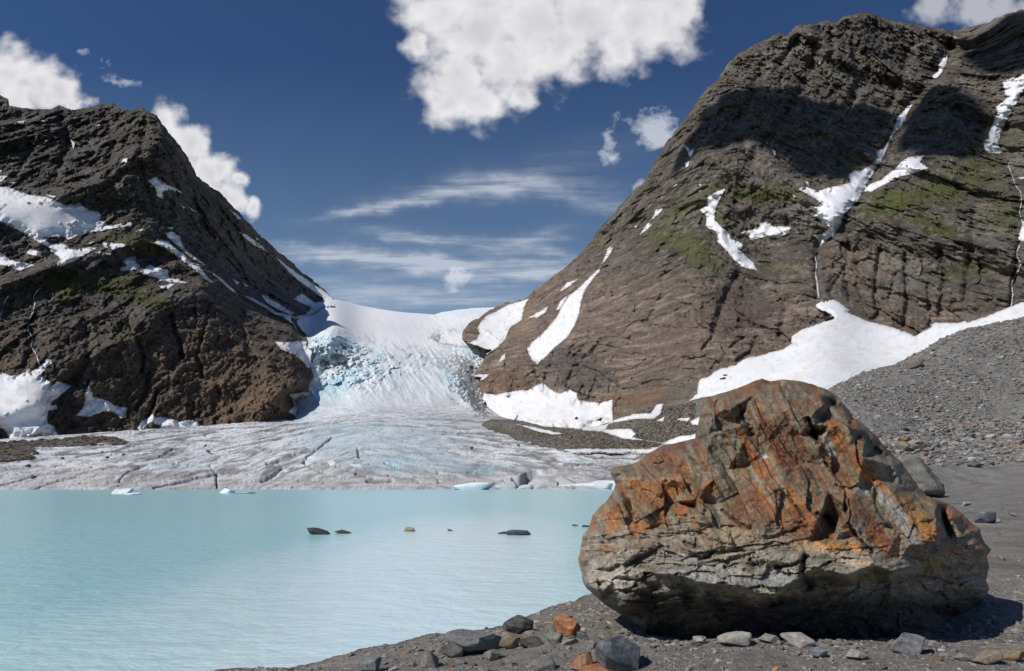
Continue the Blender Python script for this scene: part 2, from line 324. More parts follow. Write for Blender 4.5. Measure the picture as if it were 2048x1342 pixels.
def rock_relief(U, V, P, D, k=1., seed=0., lean=.35, ky=.55):
    """relief in metres, measured along the view: gullies running down, ribs, blocks"""
    x, y, z = P[..., 0], P[..., 1], P[..., 2]
    s_ = z * (1.15 if ky > .3 else .8)
    xx = x + lean * s_ * .8 + 16 * fbm(x / 80, s_ / 80, seed, 4)
    yy = y * ky
    r = 56 * k * (ridged(xx / 140, s_ / 360, seed + yy / 260, 4, .5) - .5)
    r = r + 19 * k * (ridged(xx / 44, s_ / 80, seed + 5 + yy / 60, 5, .6) - .5)
    r = r + 8 * k * (ridged((x - .6 * s_) / 34, (s_ + .6 * x) / 60, seed + 15 + yy / 50, 5, .6) - .5)
    r = r + 9 * k * fbm(x / 15, s_ / 17, seed + 9 + yy / 17, 6, .68)
    w1 = 5 * fbm(x / 12, s_ / 12, seed + 3 + yy / 14, 4); xa = x + .8 * ky * y; sb = s_ - .5 * ky * y
    h1, e1, _ = facet((xa + lean * s_ + w1) / 24, (sb + .4 * x + w1) / 32, 11, 1.7); h2, e2, _ = facet((xa - .4 * s_ + w1) / 9, (sb + w1) / 12, 31, 1.7)
    h3, e3, _ = facet((xa + .3 * s_) / 4.2, sb / 5., 51, 1.7)
    r = r + 3.6 * k * h1 + 3.8 * k * h2 + 2.6 * k * h3
    return r
def squash(D, base, k): return np.where(D > base, base + (D - base) * k, D)
glD = dfield([(-500, 1000, 250), (0, 1000, 250), (600, 1000, 250), (1230, 1000, 280), (-500, 980, 285), (0, 980, 285), (300, 979, 290), (600, 979, 292), (850, 978, 300), (1000, 976, 330), (1230, 974, 340), (1420, 970, 340), (-500, 895, 520), (0, 878, 560), (120, 870, 600), (400, 852, 665), (590, 832, 745), (-100, 930, 385), (200, 930, 390), (600, 930, 395), (900, 930, 400), (1200, 930, 400), (600, 880, 520), (900, 870, 580), (1200, 885, 500), (1400, 905, 430), (1100, 850, 620), (960, 820, 760), (800, 820, 700), (700, 770, 850), (640, 800, 800), (610, 750, 877), (600, 700, 1010), (625, 660, 1330), (600, 640, 1400), (640, 642, 1520), (640, 715, 990), (620, 690, 1030), (800, 700, 1150), (960, 745, 980), (960, 700, 1150), (1060, 700, 1120), (760, 665, 1500), (900, 665, 1500), (620, 650, 1500), (1040, 650, 1600), (700, 625, 2000), (870, 630, 2200), (990, 614, 2100), (660, 598, 2250), (560, 600, 2000), (490, 595, 1900), (800, 760, 900), (900, 780, 880)])
def gl_base(U, V): return squash(glD(U, V), 780., .72)
# ---------------------------------------------------------------- left mountain
LM_out = [(-330, 150), (-150, 175), (-40, 188)] + T(*Z1, (0, 122), (40, 148), (60, 178), (110, 185), (160, 188), (215, 200), (290, 198), (350, 180), (400, 198), (470, 200), (560, 180), (620, 172), (665, 160), (690, 190), (730, 190), (765, 207), (800, 195), (840, 192), (870, 215), (910, 240), (935, 275), (960, 300), (1000, 345), (1030, 385), (1060, 430), (1090, 480), (1130, 540), (1150, 585), (1190, 620), (1230, 655), (1280, 680), (1320, 715), (1350, 755), (1420, 820), (1470, 880), (1530, 945), (1620, 1020), (1700, 1085), (1800, 1170), (1880, 1245), (1950, 1300)) + [
    (668, 611), (655, 612), (640, 618), (632, 624), (615, 628), (600, 634), (592, 641), (600, 655), (612, 668), (614, 680), (606, 690), (622, 704), (618, 728), (628, 745), (622, 765), (612, 786), (596, 792), (584, 802), (594, 816), (592, 836), (585, 905), (-330, 930)]
lmD = dfield([(-300, 900, 560), (0, 880, 580), (120, 868, 610), (300, 860, 655), (500, 850, 700), (590, 835, 740), (590, 905, 760), (100, 700, 690), (300, 720, 740), (480, 700, 800), (600, 740, 830), (300, 610, 850), (450, 600, 960), (560, 650, 1050), (612, 672, 1120), (600, 635, 1350), (0, 620, 780), (0, 400, 1050), (-300, 400, 1000), (100, 215, 1500), (-300, 180, 1450), (230, 210, 1480), (300, 215, 1420), (330, 350, 1250), (220, 450, 1080), (360, 500, 1150), (430, 500, 1300), (500, 440, 1750), (420, 345, 1620), (560, 540, 1900), (500, 580, 1300), (660, 597, 2150), (620, 610, 1800)])
CRK_L = [([(120, 220), (140, 290), (110, 350)], 9, 14), ([(205, 215), (230, 280), (215, 350)], 9, 14), ([(40, 230), (60, 300), (30, 350)], 8, 12), ([(290, 250), (280, 330), (300, 400)], 8, 12), ([(380, 400), (420, 470), (470, 540)], 9, 14), ([(450, 470), (500, 530), (540, 590)], 8, 12), ([(60, 640), (70, 690), (50, 730)], 10, 14), ([(170, 640), (180, 700), (150, 760)], 8, 12), ([(480, 620), (490, 680), (520, 730)], 6, 9), (T(*Z2, (1000, 240), (1020, 330), (1060, 420), (1060, 480)), 5, 16), (T(*Z2, (800, 370), (840, 480), (830, 570)), 4, 14), (T(*Z2, (1180, 380), (1150, 470), (1185, 590)), 4, 12), (T(*Z2, (920, 680), (900, 760), (850, 850)), 5, 14), (T(*Z2, (1280, 660), (1285, 690)), 4, 10), (T(*Z2, (870, 580), (850, 680), (800, 790)), 4, 9), (T(*Z2, (750, 270), (770, 320)), 4, 9), (T(*Z2, (1220, 180), (1200, 300), (1180, 370)), 4, 8), (T(*Z2, (1500, 300), (1560, 350)), 4, 6)]
def lm_depth(U, V, sd):
    D = squash(lmD(U, V), np.interp(U, [-300, 0, 300, 590, 700], [570, 600, 655, 745, 770]), np.interp(U, [350, 620], [.5, .78]))
    wg = sst(30, 2, sd) * sst(530, 590, U) * sst(590, 615, V) * sst(850, 835, V); D = D * (1 - wg) + (gl_base(U, V) - 12) * wg; P = Wp(U, V, D)
    r = rock_relief(U, V, P, D, .95, 1.5, -.25)
    for pts, wd, dp in CRK_L: r = r - dp * np.exp(-(linedist(pts, U + 4 * fbm(U / 14, V / 14, 2, 2), V) / wd) ** 2)
    k = 1 - .55 * sst(.5, 1., np.exp(-((U - 60) / 120) ** 2 - ((V - 430) / 60) ** 2))
    return D - r * k * (.45 + .55 * sst(0, 25, sd)) * np.clip(D / 1000, .7, 1.2)
def lm_col(U, V, P, sd):
    x, z = P[..., 0], P[..., 2]
    n = fbm(x / 60, z / 30, 4.4, 5, .6); n2 = fbm(x / 12, z / 7, 8.4, 4, .6); n3 = fbm(x / 5, z / 4, 1.4, 3, .6)
    c = np.ones(U.shape + (3,), np.float32) * np.array((.084, .072, .062), np.float32)
    c = mix(c, (.125, .115, .100), sst(0, .3, n)); c = mix(c, (.055, .046, .04), .75 * sst(.02, .3, n2)); c = mix(c, (.20, .18, .15), .7 * sst(.05, .35, n3)); c = mix(c, (.15, .14, .125), .6 * sst(.05, .3, -fbm(x / 25, z / 22, 24.4, 5, .65)))
    low = sst(600, 760, V + 40 * n); c = mix(c, (.15, .108, .078), .6 * low)
    c = blob(c, U, V, (500, 800, 130, 60, 5), (.19, .125, .078), .6, .6, 30)
    c = blob(c, U, V, (420, 710, 120, 70), (.16, .115, .08), .5, .6, 30)
    st = np.sin((z + .12 * x + 6 * n) / 3.1) * .5 + .5; c = mix(c, (.07, .055, .045), .35 * st * low)
    for e, a in (((310, 495, 90, 26, 10), .55), ((255, 475, 50, 12), .5), ((150, 560, 60, 22), .6), ((210, 570, 90, 25), .55), ((130, 580, 40, 30), .6), ((300, 600, 60, 15, 10), .6), ((250, 665, 22, 30), .35), ((180, 680, 15, 12), .3)):
        c = blob(c, U, V, e, (.085, .088, .026), a, .9, 16)
    c = blob(c, U, V, (110, 780, 70, 70), (.075, .066, .058), .85, .4)       # talus
    return c
LM = build_sheet('mountain', LM_out, (-320, 130, 700, 915), 1.5, lm_depth, lm_col, M_rock, 5, rnd=(9, .008), back=((12, 25), (60, 220)))
# ---------------------------------------------------------------- right mountain
RM_out = [(985, 614), (1004, 607), (1030, 600), (1047, 601), (1066, 583), (1101, 558), (1128, 537), (1150, 515), (1169, 496), (1186, 478), (1194, 461), (1225, 430), (1256, 394), (1287, 363), (1307, 327), (1333, 287), (1358, 256), (1379, 225), (1409, 184), (1440, 154), (1461, 123), (1481, 105), (1504, 92), (1537, 77), (1558, 64), (1573, 69), (1594, 51), (1629, 49), (1655, 41), (1670, 43), (1691, 31), (1722, 25), (1742, 26), (1763, 35), (1798, 43), (1839, 50), (1870, 55), (1901, 59), (1916, 60), (1937, 54), (1972, 46), (2013, 28), (2048, 19), (2150, -20), (2400, -70),
          (2400, 760), (1640, 800), (1440, 880), (1230, 900), (960, 860), (950, 828), (957, 812), (965, 785), (957, 769), (968, 753), (949, 749), (955, 737), (970, 716), (985, 700), (960, 690), (940, 684), (926, 678), (926, 662), (944, 640), (962, 630)]
rmD = dfield([(940, 850, 800), (960, 800, 830), (960, 740, 930), (940, 660, 1350), (985, 615, 1900), (1050, 600, 1700), (1050, 680, 1100), (1080, 740, 830), (1080, 800, 740), (1225, 850, 640), (1225, 760, 700), (1130, 640, 1000), (1100, 560, 1500), (1190, 480, 1400), (1300, 820, 540), (1390, 790, 470), (1440, 870, 420), (1500, 700, 520), (1620, 610, 540), (1640, 760, 480), (1850, 650, 480), (2048, 600, 450), (2400, 560, 430), (2400, 760, 380), (2048, 700, 420), (1700, 560, 600), (1900, 520, 580), (2048, 450, 620), (1300, 600, 760), (1400, 560, 700), (1500, 640, 600), (1550, 500, 760), (1630, 485, 700), (1700, 400, 800), (1850, 400, 760), (1300, 450, 1050), (1300, 340, 1300), (1420, 400, 900), (1560, 400, 860), (1450, 300, 1000), (1420, 185, 1300), (1600, 200, 1180), (1560, 70, 1400), (1720, 27, 1420), (1750, 150, 1300), (1820, 220, 1150), (1880, 100, 1400), (1916, 60, 1500), (1780, 300, 1000), (1900, 250, 1000), (1990, 230, 1020), (2048, 20, 1250), (2048, 150, 1080), (2400, -60, 1250), (2048, 300, 850), (2400, 250, 850), (1950, 350, 830)])
CRK_R = [(T(*Z5, (105, 500), (135, 545), (155, 610)), 6, 16), (T(*Z4, (1780, 120), (1740, 230), (1690, 310), (1610, 400), (1550, 520), (1490, 620), (1430, 740), (1340, 880), (1250, 960)), 16, 26), (T(*Z5, (1250, 50), (1235, 150), (1240, 280)), 6, 14), (T(*Z5, (1000, 440), (980, 500), (930, 530)), 5, 10), (T(*Z5, (840, 425), (790, 490)), 4, 7), (T(*Z5, (900, 480), (950, 440)), 4, 7), (T(*Z5, (1550, 190), (1520, 290)), 4, 7), (T(*Z5, (1670, 230), (1680, 330)), 4, 8), (T(*Z5, (1330, 190), (1290, 260)), 4, 7), (T(*Z5, (260, 620), (290, 560), (400, 460)), 6, 7), (T(*Z5, (2030, 70), (2010, 200), (2000, 320)), 6, 14),
         (T(*Z4, (2048, 380), (2000, 440), (1960, 560), (1985, 640), (2040, 780), (2040, 900)), 14, 18), ([(1560, 420), (1600, 470), (1625, 500)], 5, 9), ([(1470, 560), (1450, 600), (1430, 660)], 10, 14), ([(1560, 575), (1575, 620), (1560, 670)], 9, 12), ([(1530, 120), (1500, 200), (1440, 300)], 12, 16), ([(1640, 60), (1620, 150), (1560, 250), (1500, 330)], 12, 14), ([(1330, 330), (1290, 430), (1230, 520)], 9, 10), ([(1760, 500), (1750, 580), (1755, 630)], 5, 12), ([(1810, 510), (1815, 600), (1808, 650)], 5, 12), ([(1880, 500), (1890, 560), (1880, 630)], 6, 10), ([(1700, 470), (1690, 540), (1700, 600)], 6, 10), ([(1350, 520), (1320, 600), (1260, 690)], 9, 9), ([(1950, 420), (1940, 520), (1930, 600)], 8, 10), ([(1700, 60), (1720, 160), (1690, 250)], 10, 12), ([(1820, 90), (1800, 170), (1760, 260)], 10, 12), ([(1140, 600), (1120, 680), (1090, 760)], 6, 7), (T(*Z4, (1180, 120), (1130, 200), (1090, 260)), 6, 10), (T(*Z4, (1290, 90), (1300, 200), (1250, 260)), 6, 8), (T(*Z4, (880, 740), (800, 820), (850, 940)), 12, 8)]
def rm_depth(U, V, sd):
    D = squash(rmD(U, V), np.interp(U, [900, 960, 1225, 1400, 1640, 2400], [850, 810, 650, 500, 470, 440]), .45); P = Wp(U, V, D); x, z = P[..., 0], P[..., 2]
    r = rock_relief(U, V, P, D, 1.2, 12.5, .45, .12)
    led = z + .15 * x + 5 * fbm(x / 40, z / 20, 2.2, 3)
    low = sst(480, 600, V)
    r = r * (1 - .35 * low) + low * sst(-.2, .3, fbm(x / 30, z / 20, 6.1, 3)) * (2.6 * np.abs(np.mod(led / 9., 1.) - .5) + 1.4 * np.abs(np.mod(led / 3.7, 1.) - .5))
    for pts, wd, dp in CRK_R: r = r - dp * np.exp(-(linedist(pts, U + 4 * fbm(U / 14, V / 14, 2, 2), V) / wd) ** 2)
    return D - r * (.4 + .6 * sst(0, 25, sd)) * np.clip(D / 1000, .6, 1.4)
GREEN_R = [((1512, 388, 60, 22), .75), ((1590, 390, 35, 18), .6), ((1400, 400, 60, 12, -42), .65), ((1345, 430, 70, 13, -40), .6), ((1800, 400, 70, 24, -5), .95), ((1880, 385, 60, 25), .8), ((1760, 420, 50, 20), .8), ((1845, 440, 60, 12), .8), ((1880, 460, 40, 14), .8), ((1820, 500, 60, 10), .35), ((1950, 350, 60, 35), .6), ((1990, 280, 50, 60), .4), ((1360, 480, 60, 22, 10), .65), ((1400, 515, 55, 28, 30), .6), ((1300, 500, 35, 10, -30), .35), ((1200, 488, 14, 8), .5), ((1940, 540, 60, 18, -10), .55), ((1440, 440, 40, 14), .45), ((1560, 540, 50, 14), .35), ((1700, 330, 40, 60), .2), ((2020, 430, 50, 50), .5)]
def rm_col(U, V, P, sd):
    x, z = P[..., 0], P[..., 2]
    n = fbm(x / 60, z / 30, 14.4, 5, .6); n2 = fbm(x / 12, z / 7, 18.4, 4, .6); n3 = fbm(x / 5, z / 4, 11.4, 3, .6)
    c = np.ones(U.shape + (3,), np.float32) * np.array((.104, .088, .073), np.float32)
    c = mix(c, (.13, .112, .094), sst(0, .3, n)); c = mix(c, (.065, .055, .047), .75 * sst(.02, .3, n2)); c = mix(c, (.25, .215, .175), .7 * sst(.05, .35, n3)); c = mix(c, (.22, .20, .172), .7 * sst(.0, .3, -fbm(x / 22, z / 30, 34.4, 6, .7)))
    low = sst(520, 640, V + 60 * n + .12 * (1500 - U)); c = mix(c, (.205, .155, .125), .8 * low)
    led = z + .13 * x + 13 * fbm(x / 50, z / 35, 2.2, 5, .6)
    st = fbm(x / 40, led / 4.5, 7.1, 6, .72)
    c = mix(c, (.085, .066, .058), .8 * low * sst(.02, .3, st)); c = mix(c, (.36, .28, .22), .8 * low * sst(.03, .25, -st))
    streak = fbm((x + 6 * n) / 6, z / 50, 3.3, 5, .65); c = mix(c, (.06, .052, .047), .5 * sst(.08, .35, streak) * sst(450, 560, V))
    c = blob(c, U, V, (1480, 620, 90, 50), (.085, .066, .058), .6, .7, 30); c = blob(c, U, V, (1150, 745, 90, 50, 20), (.085, .083, .085), .55, .7, 30)
    c = blob(c, U, V, (1290, 800, 140, 26, -8), (.19, .12, .075), .55, .7, 30); c = blob(c, U, V, (1010, 770, 50, 34), (.17, .10, .065), .5, .7, 30)
    c = blob(c, U, V, (1400, 660, 120, 40, -20), (.17, .125, .10), .5, .7, 30); c = blob(c, U, V, (1720, 530, 90, 40), (.24, .19, .145), .6, .7, 30)
    c = blob(c, U, V, (1030, 640, 50, 40), (.24, .18, .125), .5, .7, 30)
    for e, a in GREEN_R: c = blob(c, U, V, e, (.095, .105, .030), a * .9, 1.3, 10)
    c = blob(c, U, V, (1380, 800, 70, 40, -10), (.15, .135, .115), .8, .5)
    return c
RM = build_sheet('mountain', RM_out, (905, -90, 2390, 905), 1.6, rm_depth, rm_col, M_rock, 5, rnd=(9, .008), back=((12, 25), (60, 220)))
# ---------------------------------------------------------------- glacier
GL_out = [(480, 588), (560, 600), (660, 597), (680, 601), (720, 611), (760, 618), (800, 624), (870, 629), (885, 624), (905, 621), (925, 618), (945, 616), (985, 614), (1060, 608), (1050, 690), (990, 722), (978, 790), (968, 808), (1000, 832), (1090, 856), (1170, 876), (1310, 882), (1420, 905), (1420, 1010), (-500, 1010), (-500, 895), (0, 878), (118, 870), (300, 858), (403, 852), (586, 836), (586, 790), (604, 720), (598, 668), (586, 646), (566, 634), (500, 604)]
def gl_depth(U, V, sd):
    D = gl_base(U, V); P = Wp(U, V, D); x, z = P[..., 0], P[..., 2]
    # icefall: tumbled seracs down the left side and along the right margin
    sl_ = .35 * np.exp(-((U - 800) / 130) ** 2 - ((V - 712) / 30) ** 2) + np.exp(-((U - 655) / 55) ** 2 - ((V - 700) / 36) ** 2) + .75 * np.exp(-((U - 700) / 75) ** 2 - ((V - 752) / 34) ** 2) + .6 * np.exp(-((U - 960) / 38) ** 2 - ((V - 735) / 60) ** 2) + .5 * np.exp(-((U - 915) / 50) ** 2 - ((V - 640) / 20) ** 2)
    ic = sst(840, 780, V) * sst(625, 690, V)
    fl = (U - 800) * .5 + (V - 600) * .25
    r = (sl_ * (ridged((x + .5 * z) / 22 + fbm(x / 30, z / 20, 4, 2), z / 20, 3.3, 5, .6) - .5) * 20 + sl_ * 10 * facet((x + .4 * z) / 11, z / 11, 71, 1.5)[0] + sl_ * 7 * facet(x / 5, z / 6, 75, 1.5)[0])
    r = r + ic * (ridged((U - .7 * V) / 22 + fbm(U / 60, V / 60, 1, 2), (V + .5 * U) / 60, 6.3, 4, .55) - .5) * 6
    r = r + sst(640, 600, V) * 0 + sst(630, 650, V) * 2.5 * fbm(x / 14, z / 5, 2.2, 4, .6)
    return D - r
FAN = (800., 640.)
def fan(U, V):
    dx = (U - FAN[0]) ; dy = np.maximum(V - FAN[1], 1) * 2.2
    th = np.arctan2(dx, dy); rr = np.hypot(dx, dy * .9)
    return th, rr
_gu = np.arange(-600, 1500, 5.); _gg = np.cumsum(np.interp(_gu, [-500, 100, 400, 620, 700, 760, 850, 1400], [.08, .12, .2, .4, .25, -.1, -.16, -.06])) * 5.; _gg -= np.interp(720, _gu, _gg)
def psi(U, V):
    return 16 * np.log(np.maximum(V - 800, 12)) + .13 * np.interp(U, _gu, _gg) + .9 * fbm(U / 90, V / 30, 5.5, 3), U / 60
CREV = [(T(*Z2, (930, 1060), (990, 1035), (1025, 1008)), 1.3, 1.6), (T(*Z2, (1050, 1095), (1150, 1060), (1280, 1035)), 1.3, 1.2), (T(*Z2, (0, 1235), (200, 1170), (360, 1150), (540, 1125)), 1.6, 1.5), (T(*Z2, (200, 1265), (300, 1215), (450, 1180)), 1.4, 1.3),
        (T(*Z2, (900, 1255), (1050, 1210), (1160, 1185), (1270, 1160)), 1.6, 2.2), (T(*Z2, (1230, 1115), (1270, 1160), (1265, 1200), (1275, 1260)), 1.8, 3.), (T(*Z2, (1530, 1200), (1580, 1180), (1650, 1130)), 2.4, 3.2), (T(*Z2, (1390, 1210), (1530, 1200)), 1.4, 2.), (T(*Z2, (1560, 1105), (1660, 1080), (1740, 1040), (1850, 1020)), 1.8, 2.5), (T(*Z2, (1590, 1030), (1700, 985), (1780, 960)), 1.3, 1.5),
        (T(*Z2, (1780, 1080), (1790, 1110), (1830, 1130), (1900, 1160), (1980, 1180)), 1.6, 2.), (T(*Z2, (700, 1200), (750, 1150), (820, 1120)), 1.3, 1.3), (T(*Z2, (1010, 1262), (1160, 1262), (1280, 1258)), 2., 1.6), (T(*Z2, (1140, 1020), (1230, 1000)), 1.2, 1.),
        (T(*Z3, (270, 960), (290, 930), (340, 895), (420, 830)), 1.6, 2.2), (T(*Z3, (90, 970), (180, 930), (250, 900)), 1.5, 2.), (T(*Z3, (600, 1055), (660, 1052), (725, 1048)), 2.4, 3.), (T(*Z3, (430, 760), (500, 740), (560, 735)), 1.3, 1.5), (T(*Z3, (550, 890), (560, 930)), 1.8, 2.), (T(*Z3, (690, 960), (740, 980), (820, 1000)), 1.4, 1.6), (T(*Z3, (640, 1065), (760, 1080), (900, 1105)), 1.2, 1.2), (T(*Z3, (440, 980), (520, 1010), (600, 1030)), 1.2, 1.2)]
BAY = T((880, 900), 4.876, (700, 270), (780, 260), (800, 240), (840, 215), (900, 200), (1040, 190), (1190, 178), (1230, 178), (1232, 205), (1120, 215), (940, 245), (890, 290), (860, 310), (840, 345), (760, 420), (712, 420))
def gl_post(P, U, V):
    D = P[..., 1]; x = P[..., 0]; th, rr = fan(U, V)
    tong = sst(800, 860, V)
    wob = fbm(U / 70, V / 18, 5.5, 3)
    # crevasse fan, rolling surface and dirt cones on the tongue (metres, vertical)
    pq, pt = psi(U, V); a = ridged(pq * .55, pt * .7, 1.1, 3, .55); b = ridged(pq * 1.3, pt * 1.3, 4.1, 3, .55)
    dz = tong * (1.1 * fbm(x / 34, D / 60, 3.1, 3, .5) - 1.1 * sst(.74, .95, a) - .5 * sst(.7, .95, b) - .35 * sst(.0, .3, fbm(pq * 1.6, pt * 1.6, 29.9, 3, .6)) + .16 * fbm(x / 4, D / 6, 7.7, 3, .6))
    for pts, wd, dp in CREV: dz = dz - dp * np.exp(-(linedist(pts, U + 3 * fbm(U / 12, V / 5, 2, 2), V + 1.2 * fbm(U / 7, V / 7, 8, 2)) / wd) ** 2)
    bs = sdf(BAY, U, V); dz = dz - 7.5 * sst(-1.5, 1.5, bs)
    dz = dz * sst(5, -8, sdf([(960, 850), (1010, 868), (1080, 893), (1150, 905), (1290, 905), (1420, 960), (1420, 840), (960, 835)], U, V)) * sst(1000, 979, V) + .9 * sst(985, 978, V) * sst(840, 900, V) * sst(965, 979, V)
    P = P.copy(); P[..., 2] += dz
    return P
def gl_col(U, V, P, sd):
    th, rr = fan(U, V); wob = fbm(U / 70, V / 18, 5.5, 3); x, D = P[..., 0], P[..., 1]
    pq, pt = psi(U, V); a = ridged(pq * .55, pt * .7, 1.1, 3, .55); b = ridged(pq * 1.3, pt * 1.3, 4.1, 3, .55)
    c = np.ones(U.shape + (3,), np.float32) * np.array((.86, .87, .89), np.float32)
    tong = sst(735, 905, V + 22 * wob)
    c = mix(c, (.70, .755, .80), sst(680, 720, V) * .75)
    c = mix(c, (.76, .78, .80), tong * .85)
    dirt = fbm(pq * .5, pt * .6, 9.9, 5, .6)
    c = mix(c, (.36, .34, .315), tong * .85 * sst(0, .3, dirt)); c = mix(c, (.17, .155, .14), tong * .8 * sst(.14, .4, fbm(pq * .9, pt * 1.0, 19.9, 5, .65)))
    for fq, ft, sd_, wd_, am in ((.42, .35, 61.3, .90, .85), (.8, .6, 71.3, .88, .7), (1.5, 1.1, 81.3, .86, .5)):
        pn_ = perlin(pq * fq + .25 * fbm(U / 16, V / 10, 3, 3), pt * ft, sd_); c = mix(c, (.13, .125, .12), sst(800, 860, V) * am * sst(wd_ - .04, wd_ + .05, 1 - np.abs(pn_)) * sst(-.25, .15, perlin(pq * .2, pt * .5, sd_ + 5)))
    ds = fbm(pq * 1.6, pt * 1.6, 29.9, 4, .6); c = mix(c, (.20, .195, .19), tong * .75 * sst(.06, .32, ds)); c = mix(c, (.78, .81, .84), tong * .65 * sst(.08, .34, -ds))
    ds = fbm(pq * 3.2, pt * 3., 39.9, 3, .6); c = mix(c, (.24, .24, .24), tong * .5 * sst(.1, .35, ds))
    c = mix(c, (.52, .50, .475), .6 * sst(915, 972, V + 12 * wob)); c = mix(c, (.22, .20, .18), .6 * sst(.05, .45, fbm(U / 60, V / 6, 4.2, 4, .6)) * sst(890, 960, V))
    c = mix(c, (.15, .14, .135), tong * .55 * sst(.8, .98, a)); c = mix(c, (.2, .19, .185), tong * .5 * sst(.8, .98, b))
    c = mix(c, (.72, .76, .79), tong * .6 * sst(.1, .4, fbm(U / 26, V / 7, 1.3, 4, .6)) * sst(985, 900, V))
    c = blob(c, U, V, (745, 880, 200, 44), (.50, .62, .68), .55, .9, 16); c = blob(c, U, V, (820, 930, 160, 20), (.46, .56, .60), .5, 1.1, 14)
    for e, a_ in (((660, 690, 52, 26), .8), ((640, 720, 30, 24), .4), ((690, 760, 80, 14, -32), .85), ((650, 775, 50, 11, -38), .85), ((665, 800, 60, 8, -35), .5), ((720, 700, 50, 8), .5), ((925, 625, 40, 10), .35), ((940, 700, 40, 12, 10), .55), ((915, 770, 40, 22, 35), .55), ((960, 715, 30, 10), .4), ((735, 755, 40, 6, -30), .7), ((790, 745, 30, 3, -30), .8), ((350, 932, 60, 6, -5), .5), ((790, 925, 40, 10), .5), ((960, 940, 60, 10), .45), ((900, 915, 50, 6), .4), ((610, 820, 18, 26, 40), .5)):
        c = blob(c, U, V, e, (.42, .68, .78), a_ * .85, 2., 7, 5.)
    ice = sst(620, 660, V) * sst(850, 760, V); sn = fbm((U - .75 * V) / 4.5, (V + .5 * U) / 34, 7.7, 4, .6)
    c = mix(c, (.38, .46, .52), ice * .8 * sst(.0, .4, sn) * (sst(700, 740, U) * .7 + .3)); c = mix(c, (.88, .9, .93), ice * .6 * sst(.05, .4, -sn))
    for e, a_ in (((945, 765, 34, 34, 50), .85), ((950, 800, 28, 14, 40), .9), ((870, 672, 12, 14), .8), ((930, 730, 40, 16, 20), .6), ((905, 740, 50, 8, 25), .4), ((900, 690, 70, 2.5, 8), .5), ((610, 735, 10, 10), .7), ((965, 820, 14, 16), .7), ((655, 735, 45, 8), .35), ((906, 660, 12, 6), .4)):
        c = blob(c, U, V, e, (.09, .085, .08), a_, 2.4, 5, 2.)
    sm = blob(np.zeros(U.shape + (3,), np.float32), U, V, (760, 645, 170, 30, 5), (1, 1, 1), 1., .3)[..., 0]
    c = mix(c, (.83, .84, .86), sm * .7)
    c = blob(c, U, V, (825, 680, 60, 8, 8), (.85, .86, .88), 1, .4); c = blob(c, U, V, (820, 740, 22, 7, 8), (.85, .86, .88), .9, .4); c = blob(c, U, V, (895, 782, 70, 5, 38), (.85, .86, .88), .6, .4)
    for pts, wd, dp in CREV: c = mix(c, (.10, .105, .11), .75 * min(1, dp / 2.2) * np.exp(-(linedist(pts, U + 3 * fbm(U / 12, V / 5, 2, 2), V + 1.2 * fbm(U / 7, V / 7, 8, 2)) / (wd * 1.1)) ** 2))
    for e, a_ in (((455, 943, 50, 7), .6), ((540, 940, 20, 8, -30), .7), ((380, 950, 25, 4, -15), .7), ((1160, 928, 40, 4), .7), ((1020, 940, 50, 8, 8), .4), ((1100, 935, 90, 4, 4), .4)):
        c = blob(c, U, V, e, (.10, .10, .10), a_, 1.1, 14, 3.)
    for e in ((663, 926, 8, 6), (712, 931, 14, 4), (570, 941, 8, 3), (1005, 905, 30, 1.5), (620, 915, 12, 4), (1110, 903, 30, 2)): c = blob(c, U, V, e, (.85, .86, .88), 1, .5, 6)
    c = mix(c, (.17, .25, .27), .85 * sst(-1.5, 2, sdf(BAY, U, V)))
    c = mix(c, (.19, .17, .15), .85 * sst(985, 1180, U + 3.2 * (885 - V) + 60 * wob) * sst(896, 870, V + 4 * wob) * sst(812, 850, V))
    return c
GL = build_sheet('glacier', GL_out, (-490, 585, 1420, 1008), 1.4, gl_depth, gl_col, M_ice, .8, post=gl_post, back=((200, 20), (900, 600)))
